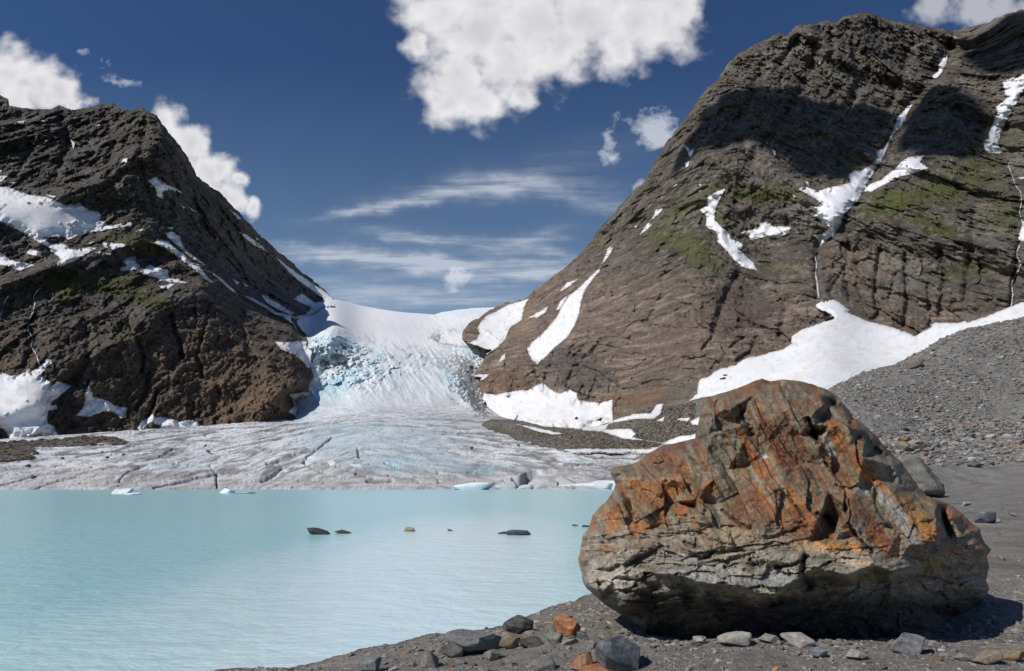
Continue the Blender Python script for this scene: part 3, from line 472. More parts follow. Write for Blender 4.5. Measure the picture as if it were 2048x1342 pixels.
# ---------------------------------------------------------------- snow patches on the two mountains
def pink(c, U, V, sd): return mix(c, (.80, .70, .64), .55 * sst(-.1, .45, fbm(U / 60, V / 25, 3.1, 4, .6)))
def dirty(c, U, V, sd):
    c = mix(c, (.62, .54, .48), .8 * sst(0, .5, fbm(U / 40, V / 30, 6.1, 5, .6))); return mix(c, (.3, .27, .24), .6 * sst(.25, .5, fbm(U / 12, V / 9, 2.1, 5, .6)))
SNOW_L = [
 (T(*Z1, (-700, 560), (0, 645), (70, 660), (130, 690), (280, 715), (380, 760), (440, 755), (470, 748), (500, 775), (520, 790), (580, 802), (600, 825), (580, 845), (620, 862), (630, 880), (680, 875), (730, 868), (775, 858), (770, 885), (700, 890), (600, 912), (530, 920), (440, 945), (400, 962), (370, 945), (290, 950), (250, 950), (290, 985), (340, 990), (365, 985), (390, 1000), (400, 1015), (450, 1020), (480, 1015), (520, 1008), (570, 1010), (540, 1030), (500, 1045), (470, 1070), (420, 1095), (370, 1115), (325, 1125), (335, 1095), (355, 1085), (345, 1065), (300, 1030), (280, 1005), (230, 980), (170, 950), (160, 935), (90, 900), (40, 880), (0, 860), (-700, 760)), 'broad snowfield filling the shelf high on the left mountain', pink),
 (T(*Z1, (-300, 1000), (0, 1035), (30, 1050), (45, 1075), (90, 1090), (150, 1095), (200, 1112), (160, 1125), (120, 1145), (80, 1130), (40, 1115), (0, 1110), (-300, 1090)), 'low snow tongue running in from the left edge under the broad snowfield', None),
 (T(*Z1, (145, 1040), (175, 1018), (240, 1035), (247, 1065), (190, 1055)), 'small flat snow scrap just below the tail of the broad snowfield', None),
 (T(*Z1, (600, 975), (640, 980), (665, 985), (730, 985), (730, 1005), (680, 1012), (655, 1022), (640, 992), (630, 1015), (605, 1000)), 'ragged two-lobed snow patch in the middle of the left mountain', None),
 (T(*Z1, (700, 1150), (705, 1125), (740, 1110), (718, 1090), (750, 1065), (795, 1058), (795, 1095), (817, 1115), (810, 1130), (770, 1142)), 'hooked snow patch left of the star-shaped one', None),
 (T(*Z1, (820, 1150), (880, 1108), (920, 1125), (980, 1140), (1002, 1150), (985, 1165), (1000, 1190), (1050, 1198), (1097, 1212), (1080, 1217), (1000, 1212), (965, 1200), (935, 1207), (930, 1190), (840, 1170)), 'wide pointed snow patch above the grassy shoulder', None),
 (T(*Z1, (930, 1235), (980, 1225), (1025, 1220), (985, 1250), (940, 1247)), 'short snow strip directly beneath the wide pointed patch', None),
 (T(*Z1, (860, 618), (905, 597), (950, 622), (985, 645), (1030, 660), (1072, 690), (1030, 682), (985, 667), (960, 690), (950, 724), (915, 707), (920, 690), (905, 655)), 'star-shaped snow patch below the left summit ridge', None),
 (T(*Z1, (905, 985), (920, 957), (985, 970), (1020, 1010), (1060, 1035), (1090, 1070), (1130, 1100), (1165, 1110), (1187, 1145), (1217, 1180), (1247, 1217), (1215, 1202), (1180, 1172), (1130, 1132), (1090, 1102), (1050, 1072), (1010, 1042), (960, 1010)), 'long slanting snow streak down the left mountain, the thicker of a pair', None),
 (T(*Z1, (962, 925), (1010, 918), (1052, 945), (1067, 990), (1100, 1033), (1150, 1068), (1190, 1098), (1207, 1117), (1150, 1087), (1100, 1052), (1030, 992), (980, 947)), 'slim snow streak just right of the thicker slanting one', None),
 (T(*Z1, (500, 1137), (540, 1095), (575, 1076), (610, 1078), (570, 1107), (520, 1137)), 'spearhead of snow left of the hooked patch', None),
 (T(*Z1, (1245, 1162), (1275, 1173), (1320, 1213), (1370, 1258), (1392, 1287), (1330, 1243), (1290, 1202)), 'thin snow streak continuing the slanting pair down the slope', None),
 (T(*Z1, (1390, 913), (1440, 932), (1490, 967), (1530, 997), (1562, 1032), (1500, 1003), (1450, 968)), 'thin snow strip below the falling skyline ridge', None),
 (T(*Z1, (1618, 1065), (1680, 1115), (1740, 1160), (1820, 1213), (1880, 1253), (1945, 1303), (1960, 1340), (1900, 1318), (1830, 1262), (1760, 1212), (1700, 1160), (1645, 1100)), 'long snow band under the ridge where it drops to the glacier pass', None),
 (T(*Z1, (1343, 788), (1380, 807), (1422, 848), (1395, 840)), 'sliver of snow tucked under the skyline ridge', None),
 (T(*Z2, (-700, 480), (0, 565), (50, 585), (90, 588), (150, 570), (160, 545), (195, 555), (235, 540), (275, 495), (325, 490), (270, 545), (235, 590), (250, 600), (300, 630), (340, 620), (380, 635), (418, 650), (360, 700), (300, 745), (290, 765), (330, 760), (335, 785), (285, 795), (275, 830), (280, 870), (320, 885), (325, 915), (350, 940), (200, 950), (100, 960), (60, 965), (25, 905), (0, 890), (-700, 880)), 'big dirty snow cone at the foot of the left cliffs', dirty),
 (T(*Z2, (445, 822), (480, 785), (500, 735), (495, 690), (520, 645), (540, 685), (545, 710), (600, 725), (650, 745), (670, 765), (745, 775), (735, 810), (740, 832), (710, 842), (665, 800), (620, 798), (560, 815), (510, 830)), 'two-armed snow patch on dark talus under the cliff', None),
 (T(*Z2, (800, 905), (805, 880), (830, 855), (890, 815), (920, 835), (970, 832), (1010, 845), (1060, 860), (1100, 848), (1135, 848), (1185, 885), (1150, 900), (945, 908), (935, 880), (900, 870), (890, 855), (855, 880), (825, 912)), 'snow wedge where the left cliff meets the glacier', None),
 (T(*Z2, (1605, 388), (1700, 393), (1740, 383), (1800, 390), (1850, 440), (1850, 520), (1800, 545), (1770, 502), (1730, 470), (1640, 432)), 'snow ramp between rock lobes beside the icefall', None),
 (T(*Z2, (1700, 700), (1780, 683), (1812, 690), (1790, 735), (1745, 750), (1745, 830), (1690, 802), (1722, 762)), 'small snow wedge at the lower left corner of the icefall', None),
 (T(*Z2, (1420, 117), (1480, 135), (1530, 160), (1620, 215), (1690, 232), (1740, 243), (1780, 233), (1860, 205), (1960, 175), (1960, 225), (1760, 255), (1690, 250), (1610, 230), (1520, 175)), 'snow apron running down from the pass along the left rocks', None),
 (T(*Z2, (1520, 108), (1560, 123), (1620, 158), (1722, 222), (1700, 240), (1640, 212), (1560, 162)), 'snow strip lying above the apron of the pass', None),
 (T(*Z2, (1720, 140), (1765, 105), (1800, 130), (1850, 165), (1900, 185), (1860, 215), (1800, 180)), 'snow finger reaching from the pass into the dark rocks', None)]
SNOW_L_SMALL = [T(*Z1, *p) for p in (((100, 273), (155, 266), (130, 292)), ((120, 352), (160, 336), (150, 355)), ((203, 348), (222, 348), (212, 384), (205, 384)), ((412, 377), (438, 400), (430, 435)), ((710, 510), (722, 490), (748, 488), (745, 510)), ((272, 700), (328, 708), (318, 720), (290, 712)), ((797, 915), (842, 898), (830, 912)), ((-20, 592), (48, 590), (10, 622), (-20, 625)), ((977, 895), (1020, 888), (1005, 902)), ((1100, 768), (1154, 803), (1120, 792)), ((556, 292), (586, 292), (575, 300)), ((60, 630), (92, 628), (72, 645)), ((520, 985), (545, 972), (550, 980), (530, 992)), ((555, 1040), (592, 1030), (590, 1045)), ((620, 1045), (650, 1045), (645, 1055)), ((770, 1012), (788, 1015), (780, 1022)), ((802, 595), (815, 600), (810, 610)), ((1062, 765), (1085, 775), (1075, 780)), ((1495, 948), (1512, 960), (1505, 965)), ((-10, 560), (12, 556), (5, 572)), ((245, 268), (268, 268), (258, 274)), ((258, 383), (284, 382), (272, 390)), ((1360, 1190), (1400, 1215), (1385, 1225)), ((1420, 1215), (1455, 1235), (1440, 1240)))]
SNOW_R = [
 (T(*Z3, (1420, 380), (1440, 345), (1480, 315), (1530, 265), (1570, 215), (1600, 150), (1640, 100), (1690, 60), (1750, 0), (1795, -40), (1790, -20), (1765, 10), (1725, 60), (1695, 130), (1687, 190), (1662, 260), (1622, 320), (1582, 352), (1532, 402), (1472, 460), (1440, 430)), 'long tapering snow gully with a pointed foot, left face of the right mountain', None),
 (T(*Z5, (398, 152), (420, 98), (440, 86), (432, 112), (408, 145)), 'small snow fleck above the tapering snow gully', None),
 (T(*Z3, (1425, 217), (1480, 188), (1527, 158), (1512, 192), (1470, 218)), 'thin slanting snow scrap left of the tapering gully', None),
 (T(*Z3, (1567, 175), (1590, 130), (1628, 106), (1602, 148), (1580, 180)), 'small snow scrap against the upper left side of the tapering gully', None),
 (T(*Z3, (1580, 90), (1620, 40), (1675, 20), (1642, 52), (1602, 78)), 'slanting snow fleck near the skyline over the icefall', None),
 (T(*Z3, (1425, 123), (1402, 170), (1392, 230), (1332, 270), (1302, 340), (1262, 372), (1212, 408), (1150, 385), (1090, 375), (1020, 372), (1000, 350), (1040, 335), (1095, 345), (1130, 345), (1160, 330), (1175, 300), (1165, 270), (1185, 235), (1215, 205), (1250, 190), (1330, 150)), 'bright snow slope spilling onto the right margin of the icefall', None),
 (T(*Z3, (1278, 447), (1285, 418), (1312, 393), (1302, 432)), 'narrow snow fleck between rock slabs right of the icefall', None),
 (T(*Z3, (1143, 513), (1227, 506), (1202, 532), (1165, 543)), 'little snow ledge at the edge of the right rock slabs', None),
 (T(*Z4, (1752, 213), (1742, 250), (1722, 290), (1697, 314), (1688, 297), (1710, 280), (1715, 250), (1733, 225)), 'short snow piece high in the couloir', None),
 (T(*Z4, (1614, 406), (1592, 440), (1577, 480), (1542, 522), (1522, 552), (1512, 582), (1502, 602), (1487, 632), (1467, 660), (1422, 742), (1392, 792), (1347, 832), (1332, 882), (1302, 917), (1250, 962), (1243, 935), (1223, 920), (1260, 915), (1285, 890), (1270, 870), (1225, 845), (1245, 825), (1225, 810), (1260, 800), (1240, 780), (1205, 760), (1168, 738), (1190, 728), (1240, 745), (1300, 730), (1370, 715), (1363, 680), (1385, 665), (1410, 670), (1440, 648), (1478, 618), (1470, 590), (1500, 580), (1518, 550), (1535, 510), (1560, 450), (1590, 415)), 'tall branching snow couloir in the middle of the right mountain', None),
 (T(*Z4, (1418, 747), (1440, 723), (1465, 713), (1490, 703), (1540, 660), (1570, 630), (1600, 613), (1657, 608), (1640, 633), (1675, 657), (1620, 677), (1570, 687), (1510, 717), (1450, 749)), 'snow wing spreading right from the branching couloir', None),
 (T(*Z4, (1778, 140), (1766, 162), (1782, 152)), 'tiny snow fleck in the notch between the two summits', None),
 (T(*Z4, (2300, 150), (2048, 288), (1963, 318), (1975, 370), (1990, 375), (1938, 420), (1945, 440), (1913, 510), (1910, 540), (1888, 555), (1898, 592), (1952, 602), (1962, 590), (1945, 560), (1955, 520), (1985, 460), (2010, 420), (2048, 345), (2300, 220)), 'snow gully coming in at the upper right edge', None),
 (T(*Z4, (880, 738), (850, 748), (813, 768), (810, 800), (782, 820), (808, 845), (805, 885), (850, 910), (848, 942), (880, 975), (910, 1010), (950, 1045), (1008, 1058), (990, 1028), (945, 985), (940, 975), (955, 955), (902, 932), (898, 905), (868, 890), (838, 860), (840, 820), (858, 780)), 'long curved snow ribbon left of the round green knob', None),
 (T(*Z4, (940, 908), (985, 898), (1012, 892), (1015, 870), (1045, 866), (1070, 885), (1137, 887), (1132, 905), (1092, 930), (1040, 925), (980, 937), (968, 920)), 'flat ragged snow patch under the round green knob', None),
 (T(*Z4, (593, 860), (608, 820), (637, 813), (622, 837)), 'small snow fleck on the left flank grass, upper of two', None),
 (T(*Z4, (543, 920), (580, 868), (592, 880), (565, 905)), 'slim snow fleck on the left flank grass, lower of two', None),
 (T(*Z4, (716, 563), (745, 585), (759, 578), (752, 607), (740, 614), (733, 590)), 'forked snow fleck high near the left skyline of the right mountain', None),
 (T(*Z4, (723, 657), (725, 635), (740, 628), (737, 648)), 'snow dot just below the forked fleck', None),
 (T(*Z5, (2120, -30), (2048, -20), (2025, 50), (2030, 65), (2048, 62), (2120, 40)), 'snow patch cut by the right edge beside the waterfall', None)]
SNOW_R_SMALL = [T(*Z4, *p) for p in (((1062, 585), (1076, 590), (1076, 606)), ((1248, 238), (1258, 240), (1246, 254)), ((1192, 710), (1205, 712), (1208, 726)), ((1143, 762), (1156, 768), (1150, 776)), ((675, 732), (692, 718), (690, 726)), ((778, 718), (790, 722), (780, 728)), ((525, 885), (538, 880), (532, 892)), ((418, 975), (432, 962), (430, 975)), ((1040, 552), (1046, 556), (1042, 564)), ((2025, 696), (2050, 690), (2046, 700)))]
for k, (p, lab, dt) in enumerate(SNOW_L): lay_patch('snow_patch', LM, p, M_snow, 2.6, 12, 2, dirt=dt, label=lab, cat='snow patch', group='snow patches on the left mountain')
for k, (p, lab, dt) in enumerate(SNOW_R): lay_patch('snow_patch', RM, p, M_snow, 2.6, 12, 2, dirt=dt, label=lab, cat='snow patch', group='snow patches on the right mountain')
for p in SNOW_L_SMALL: lay_patch('snow_patch', LM, p, M_snow, 3, 3, 1, jit=.8, s=1., label='tiny scattered fleck of old snow on the dark left mountain', cat='snow patch', group='tiny snow flecks on the left mountain')
for p in SNOW_R_SMALL: lay_patch('snow_patch', RM, p, M_snow, 3, 3, 1, jit=.8, s=1., label='tiny scattered fleck of old snow on the brown right mountain', cat='snow patch', group='tiny snow flecks on the right mountain')
# ---------------------------------------------------------------- waterfalls
def ribbon(pts, w0, w1):
    P = np.array(pts, float); n = len(P); d = np.gradient(P, axis=0); d /= np.linalg.norm(d, axis=1)[:, None]; q = np.stack([-d[:, 1], d[:, 0]], 1)
    wd = np.linspace(w0, w1, n)[:, None]; return [tuple(x) for x in np.concatenate([P + q * wd, (P - q * wd)[::-1]])]
for G, pts, w0, w1, lab in (
    (RM, T(*Z5, (2030, 80), (2020, 105), (2022, 130), (2036, 150), (2028, 175), (2010, 200), (2000, 235), (2005, 270), (1999, 318)), .7, 1.2, 'thin white waterfall near the right edge of the picture'),
    (RM, T(*Z5, (1232, 125), (1238, 150), (1234, 190), (1240, 235), (1246, 285)), .45, 1.0, 'small waterfall dropping behind the big snow bank'),
    (RM, T(*Z4, (1985, 640), (2000, 680), (2012, 720), (2035, 750), (2040, 790), (2030, 830), (2045, 880)), .5, .7, 'upper thread of water below the right edge snow gully'),
    (LM, T(*Z2, (245, 70), (215, 95), (195, 130), (205, 165), (195, 215), (170, 260), (165, 320), (190, 370), (185, 420), (215, 470), (232, 525)), .5, .6, 'winding thread of a waterfall down the dark left cliff'),
    (LM, T(*Z2, (50, 120), (25, 160), (10, 210), (-5, 260)), .4, .5, 'short faint thread of water at the left edge cliff')):
    lay_patch('waterfall', G, ribbon(pts, w0, w1), M_foam, 2.0, 1.2, 1, jit=1.3, s=.8, col=(.55, .58, .6), label=lab, cat='waterfall')
lay_patch('rubble_band', GL, T(*Z2, (-400, 985), (0, 985), (150, 975), (250, 970), (400, 960), (480, 946), (560, 948), (650, 948), (745, 975), (740, 988), (600, 990), (400, 1000), (180, 1005), (190, 1040), (185, 1072), (100, 1082), (0, 1087), (-400, 1090)), M_scree, 4, 6, 0, jit=4, col=(.11, .095, .078), label='dark band of rock rubble on the left edge of the glacier', cat='rubble')
# ---------------------------------------------------------------- gravel apron and snow between the glacier and the right mountain
AP_out = [(1030, 838), (1080, 852), (1140, 858), (1200, 855), (1225, 842), (1290, 812), (1320, 808), (1360, 800), (1385, 800), (1390, 782), (1400, 762), (1440, 740), (1500, 716), (1560, 702), (1580, 692), (1585, 672), (1610, 655), (1640, 642), (1668, 632), (1655, 620), (1635, 612), (1640, 600), (1660, 598), (1700, 620), (1730, 642), (1790, 660), (1830, 674), (1870, 650), (1930, 645), (1990, 622), (2048, 606), (2390, 500), (2390, 980), (1420, 1010), (1290, 905), (1150, 905), (1080, 893), (1010, 868), (960, 850), (980, 838)]
apD = dfield([(960, 850, 690), (1030, 838, 700), (1080, 893, 520), (1140, 858, 600), (1200, 856, 580), (1290, 905, 420), (1225, 842, 590), (1300, 812, 500), (1300, 860, 480), (1390, 790, 410), (1390, 880, 360), (1420, 1010, 330), (1500, 745, 400), (1560, 700, 430), (1570, 650, 490), (1640, 596, 520), (1640, 700, 400), (1640, 780, 330), (1740, 650, 480), (1860, 662, 440), (1860, 720, 380), (2048, 590, 440), (2048, 640, 390), (2390, 500, 430), (2048, 980, 230), (2390, 980, 230), (1700, 1000, 260)])
def ap_depth(U, V, sd):
    D = apD(U, V); wl = sst(38, 4, linedist([(950, 846), (1010, 868), (1080, 893), (1150, 905), (1290, 905), (1420, 960)], U, V)) * sst(1440, 1380, U); D = D * (1 - wl) + (gl_base(U, V) - 2) * wl; D = np.where(U < 1400, np.minimum(D, gl_base(U, V) - 5 + 3 * wl), D); x = (U - CX) / F * D
    return D - 1.6 * fbm(x / 12, V / 9, 3.3, 4, .6) * np.clip(D / 500, 0, 1) - 3 * fbm(x / 50, V / 40, 1.3, 2)
def ap_col(U, V, P, sd):
    c = np.ones(U.shape + (3,), np.float32) * np.array((.13, .115, .098), np.float32)
    c = mix(c, (.145, .14, .132), sst(1180, 1300, U) * sst(900, 850, V)); c = mix(c, (.20, .18, .155), .7 * sst(-.1, .3, fbm(U / 40, V / 14, 6.2, 4, .6))); n = fbm(U / 3.4, V / 2.2, 2.2, 3, .8)
    c = mix(c, (.30, .27, .23), .7 * sst(.05, .35, n)); c = mix(c, (.06, .055, .048), .7 * sst(.05, .35, -n)); return c
AP = build_sheet('gravel_apron', AP_out, (945, 490, 2380, 1010), 1.6, ap_depth, ap_col, M_scree, 5, back=((30, 10), (60, 80)))
AP_ = AP
SNOW_A = [
 (T(*Z3, (1185, 660), (1200, 605), (1250, 613), (1350, 595), (1430, 588), (1470, 562), (1500, 553), (1540, 588), (1580, 605), (1640, 588), (1672, 605), (1680, 640), (1740, 650), (1790, 655), (1855, 638), (1857, 750), (1790, 770), (1740, 790), (1640, 785), (1500, 775), (1400, 765), (1280, 745), (1200, 722), (1120, 685), (1060, 652), (995, 605), (1060, 623), (1130, 653), (1165, 672)), RM, 'cream snow bank at the foot of the slabs right of the icefall', pink, 5),
 (T(*Z5, (295, 788), (340, 780), (400, 782), (425, 770), (470, 755), (530, 738), (590, 735), (612, 703), (637, 700), (627, 737), (600, 757), (530, 757), (430, 775), (405, 800), (510, 796), (530, 815), (520, 830), (570, 842), (640, 850), (700, 825), (770, 817), (820, 822), (820, 860), (700, 870), (610, 885), (590, 872), (640, 857), (560, 842), (480, 834), (400, 807), (330, 802)), AP, 'branching snow band across the gravel behind the boulder', None, 1.5),
 (T(*Z5, (170, 878), (350, 874), (600, 876), (640, 890), (575, 893), (400, 897), (250, 890)), AP, 'straight low snow strip on the glacier edge left of the boulder', None, 1.2),
 (T(*Z5, (690, 762), (700, 756), (742, 754), (737, 766)), AP, 'small snow scrap on the gravel left of the boulder top', None, 2),
 (T(*Z5, (743, 768), (785, 748), (800, 760), (800, 785), (750, 779)), AP, 'snow scrap touching the left shoulder of the boulder', None, 2),
 (T(*Z5, (613, 764), (642, 750), (637, 767)), AP, 'tiny snow triangle on the gravel slope', None, 2),
 (T(*Z3, (1365, 763), (1450, 778), (1560, 803), (1605, 812), (1550, 817), (1480, 802)), AP, 'thin snow line in the brown gravel below the snow bank', None, 2),
 (T(*Z5, (740, 688), (770, 660), (775, 622), (750, 613), (800, 583), (860, 563), (920, 548), (960, 518), (1010, 513), (1080, 483), (1140, 465), (1157, 460), (1133, 455), (1138, 435), (1180, 408), (1250, 385), (1305, 360), (1270, 352), (1250, 330), (1225, 310), (1198, 296), (1245, 288), (1290, 280), (1372, 330), (1355, 340), (1400, 360), (1430, 373), (1480, 388), (1520, 393), (1560, 406), (1600, 413), (1630, 430), (1665, 410), (1690, 398), (1680, 385), (1750, 373), (1810, 368), (1830, 380), (1900, 358), (2048, 298), (2500, 100), (2500, 420), (2048, 470), (1800, 560), (1500, 700), (1290, 760), (1060, 700), (900, 660), (800, 672)), AP, 'huge snowfield sloping down behind the moraine and boulder', pink, 6)]
for p, G, lab, dt, th in SNOW_A: lay_patch('snow_patch', G, p, M_snow, th, 8, 3, dirt=dt, label=lab, cat='snow patch', jit=2.5)
for p, lab in ((T(*Z5, (1262, 362), (1268, 350), (1280, 352), (1285, 358), (1305, 357), (1302, 364), (1285, 368), (1270, 372)), 'dark rock poking out of the top of the huge snowfield'), (T(*Z5, (863, 587), (880, 583), (893, 585), (880, 590)), 'dark sliver of rock in the snowfield, upper of a cluster'), (T(*Z5, (856, 600), (875, 595), (886, 594), (880, 602), (862, 603)), 'dark sliver of rock in the snowfield, middle of a cluster'), (T(*Z3, (1655, 732), (1675, 722), (1682, 735), (1665, 742)), 'dark rock showing through the cream snow bank, left one'), (T(*Z3, (1775, 745), (1795, 725), (1808, 728), (1795, 745)), 'dark rock showing through the cream snow bank, right one')):
    lay_patch('rock_outcrop', AP if p[0][0] > 1300 else RM, p, M_rock, 8 if p[0][0] > 1300 else 7, 2, 0, jit=1, s=.8, col=(.05, .045, .04), label=lab, cat='rock')
# ---------------------------------------------------------------- near ground: shore, plain and moraine (a height field in metres)
GC = [(440, 1342, 10.86, None), (640, 1325, None, 0), (700, 1305, None, 0), (860, 1270, None, 0), (1000, 1255, None, 0), (1100, 1217, None, 0), (1165, 1196, None, 0), (1250, 1150, None, 0), (1290, 1060, None, 0), (1290, 1020, None, 0), (1290, 985, None, 0),
      (200, 0, 9, 0), (-300, 0, 8, .1), (-300, 0, 5, .7), (1024, 0, 4, .9), (1800, 0, 4, 1.05), (300, 0, 5, .6), (440, 0, 8, .35),
      (1024, 1342, 9.0, None), (1240, 1342, 8.2, None), (1240, 1290, 9.3, None), (1050, 1290, 10.4, None), (1100, 1255, 12.0, None), (1180, 1230, 12.5, None), (1400, 1342, 7.9, None), (1400, 1285, 9.1, None), (1500, 1280, 9.1, None), (1700, 1284, 9.0, None), (1600, 1342, 7.8, None), (1850, 1290, 8.9, None), (2048, 1342, 7.7, None), (2048, 1303, 8.5, None), (2400, 1303, 8.5, None),
      (1350, 0, 10.6, .58), (1500, 0, 10.6, .55), (1700, 0, 10.4, .58), (1900, 0, 10.3, .60), (2048, 0, 10.3, .62), (2400, 0, 10.3, .62), (1250, 0, 11.5, .62),
      (1400, 0, 14, .6), (1700, 0, 14, .65), (2048, 0, 14, .68), (2400, 0, 14, .7), (2048, 0, 22, .75), (1500, 0, 22, .6), (2400, 0, 22, .8), (2048, 0, 36, .9), (1450, 0, 36, .8), (2400, 0, 36, 1.2),
      (1890, 1000, 60, None), (1750, 1000, 60, None), (2048, 985, 62, None), (2048, 945, 75, None), (1890, 975, 72, None), (1780, 900, 84, None), (2048, 885, 88, None), (2400, 850, 85, None), (1700, 860, 92, None), (1500, 900, 92, None), (1400, 940, 90, None),
      (2048, 760, 112, None), (1850, 800, 108, None), (2048, 638, 140, None), (2400, 470, 150, None), (1950, 655, 136, None), (1900, 672, 134, None), (1870, 688, 132, None), (1840, 704, 131, None), (1790, 728, 128, None), (1720, 752, 124, None), (1665, 778, 120, None), (1560, 830, 112, None), (1450, 880, 106, None), (1350, 930, 100, None),
      (2400, 0, 200, 34), (2048, 0, 190, 22), (1850, 0, 180, 16), (1600, 0, 170, 8), (1400, 0, 160, 2), (1300, 0, 120, -1), (2400, 0, 260, 20), (1700, 0, 260, 6),
      (0, 0, 14, -1), (500, 0, 20, -1.5), (850, 0, 22, -1.2), (0, 0, 40, -2.5), (800, 0, 40, -2.), (1100, 0, 40, -1.2), (1180, 0, 100, -2), (0, 0, 200, -4), (1000, 0, 200, -4)]
def _gc():
    out = []
    for u, v, D, z in GC:
        if D is None: D = (CH - z) * F / (v - H0)
        if z is None: z = CH - (v - H0) * D / F
        out.append((u, math.log(D), z))
    return out
_gz = rbf(_gc(), 500., .55)
_LU = np.arange(-420, 2700, 20.); _LL = np.linspace(math.log(2.2), math.log(270), 160)
_A = _gz(*np.meshgrid(_LU, _LL))
def gz0(U, L):
    a = np.clip((U - _LU[0]) / 20., 0, len(_LU) - 1.001); b = np.clip((L - _LL[0]) / (_LL[1] - _LL[0]), 0, len(_LL) - 1.001)
    i = a.astype(int); j = b.astype(int); a = a - i; b = b - j
    return (_A[j, i] * (1 - a) + _A[j, i + 1] * a) * (1 - b) + (_A[j + 1, i] * (1 - a) + _A[j + 1, i + 1] * a) * b
def gz(x, y):
    x = np.asarray(x, float); y = np.maximum(np.asarray(y, float), 2.2)
    z = gz0(CX + x / y * F, np.log(y))
    cap = 1.15 + .5 * sst(7, 14, y) + 60 * sst(12, 40, y); z = np.where(z > cap - .3, cap - .3 + .3 * np.tanh((z - cap + .3) / .3), z)
    z = z + .13 * ridged(x / 5, y / 13, 7.7, 3) * sst(22, 40, y) * sst(100, 80, y)
    z = z + .045 * fbm(x / 1.1, y / 1.1, .5, 4, .6) * np.clip(y / 8, .5, 2) + .9 * sst(75, 100, y) * fbm(x / 9, y / 9, 1.5, 4, .55)
    z = z + .018 * np.abs(fbm(x / .22, y / .22, 4.5, 3, .6)) * sst(30, 12, y)
    z = z + .35 * sst(60, 100, y) * sst(0, .4, fbm(x / 1.6, y / 2.2, 3.3, 3, .6))
    return z
def hit(u, v):
    t = np.exp(np.linspace(math.log(4), math.log(260), 4000)); zz = CH - (v - H0) / F * t; g = np.maximum(gz((u - CX) / F * t, t), -50)
    k = np.argmax(zz < g); return np.array([(u - CX) / F * t[k], t[k], g[k]]) if zz[k] < g[k] else None
_U, _Lg = np.meshgrid(np.arange(-400, 2680, 3.), np.concatenate([np.linspace(math.log(2.3), math.log(7), 60, endpoint=False), np.linspace(math.log(7), math.log(20), 330, endpoint=False), np.linspace(math.log(20), math.log(75), 160, endpoint=False), np.linspace(math.log(75), math.log(160), 280, endpoint=False), np.linspace(math.log(160), math.log(265), 40)]))
_y = np.exp(_Lg); _x = (_U - CX) / F * _y; _z = gz(_x, _y)
_c = np.ones(_x.shape + (3,), np.float32) * np.array((.20, .185, .162), np.float32)
_n = fbm(_x / 2.5, _y / 2.5, 2., 5, .6); _c = mix(_c, (.25, .235, .21), sst(0, .35, _n)); _c = mix(_c, (.15, .138, .12), .8 * sst(.0, .35, -_n))
_c = mix(_c, (.25, .22, .175), .5 * sst(.05, .35, fbm(_x / 1.2, _y / 1.2, 7., 4, .6)) * sst(14, 9, _y))
_far = sst(26, 60, _y); _c = mix(_c, (.19, .185, .175), .8 * _far); _c = mix(_c, (.235, .225, .21), .6 * _far * sst(.0, .3, fbm(_x / 7, _y / 16, 15., 5, .65))); _c = mix(_c, (.12, .113, .102), .65 * _far * sst(.05, .35, fbm(_x / 3, _y / 3, 5., 4, .6)))
_c = mix(_c, (.07, .065, .058), .75 * sst(.07, -.02, _z))      # wet rim at the water
struct('ground', mesh('ground', *grid_mesh(_z > -1.3, np.stack([_x, _y, _z], -1), _c)), M_gravel)
# ---------------------------------------------------------------- lake
m, t, p = nodes('lake_water'); L = t.links.new
p.inputs['Base Color'].default_value = (.45, .73, .75, 1); p.inputs['Roughness'].default_value = .2; p.inputs['IOR'].default_value = 1.5
tc = N(t, 'ShaderNodeTexCoord'); mp = N(t, 'ShaderNodeMapping'); mp.inputs['Scale'].default_value = (.75, 1, 1); mp.inputs['Rotation'].default_value = (0, 0, R(12)); L(tc.outputs['Object'], mp.inputs[0])
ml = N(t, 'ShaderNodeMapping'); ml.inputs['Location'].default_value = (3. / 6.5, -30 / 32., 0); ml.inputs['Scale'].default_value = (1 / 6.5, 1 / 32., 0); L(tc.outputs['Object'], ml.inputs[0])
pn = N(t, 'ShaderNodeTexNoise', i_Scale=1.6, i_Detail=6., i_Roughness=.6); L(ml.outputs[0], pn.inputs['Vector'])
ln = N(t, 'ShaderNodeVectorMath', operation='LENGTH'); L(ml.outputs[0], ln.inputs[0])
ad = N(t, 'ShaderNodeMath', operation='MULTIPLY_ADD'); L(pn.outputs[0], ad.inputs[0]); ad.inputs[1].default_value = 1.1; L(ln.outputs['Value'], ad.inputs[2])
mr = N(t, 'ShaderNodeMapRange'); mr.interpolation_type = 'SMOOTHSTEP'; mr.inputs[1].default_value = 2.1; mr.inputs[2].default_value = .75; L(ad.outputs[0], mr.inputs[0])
cm = N(t, 'ShaderNodeMix', data_type='RGBA'); L(mr.outputs[0], cm.inputs[0]); cm.inputs[6].default_value = (.37, .68, .72, 1); cm.inputs[7].default_value = (.70, .86, .90, 1); L(cm.outputs[2], p.inputs['Base Color'])  # paler ellipse: bright glare on the lake painted into the water colour
nr = None
for sc, d in ((.35, .12), (1.4, .06), (4.5, .028), (12., .012)):
    n = N(t, 'ShaderNodeTexNoise', i_Scale=sc, i_Detail=4., i_Roughness=.6); L(mp.outputs[0], n.inputs['Vector'])
    b = N(t, 'ShaderNodeBump', i_Strength=1., i_Distance=d); L(n.outputs[0], b.inputs['Height'])
    if nr: L(nr, b.inputs['Normal'])
    nr = b.outputs[0]
L(nr, p.inputs['Normal']); M_water = m
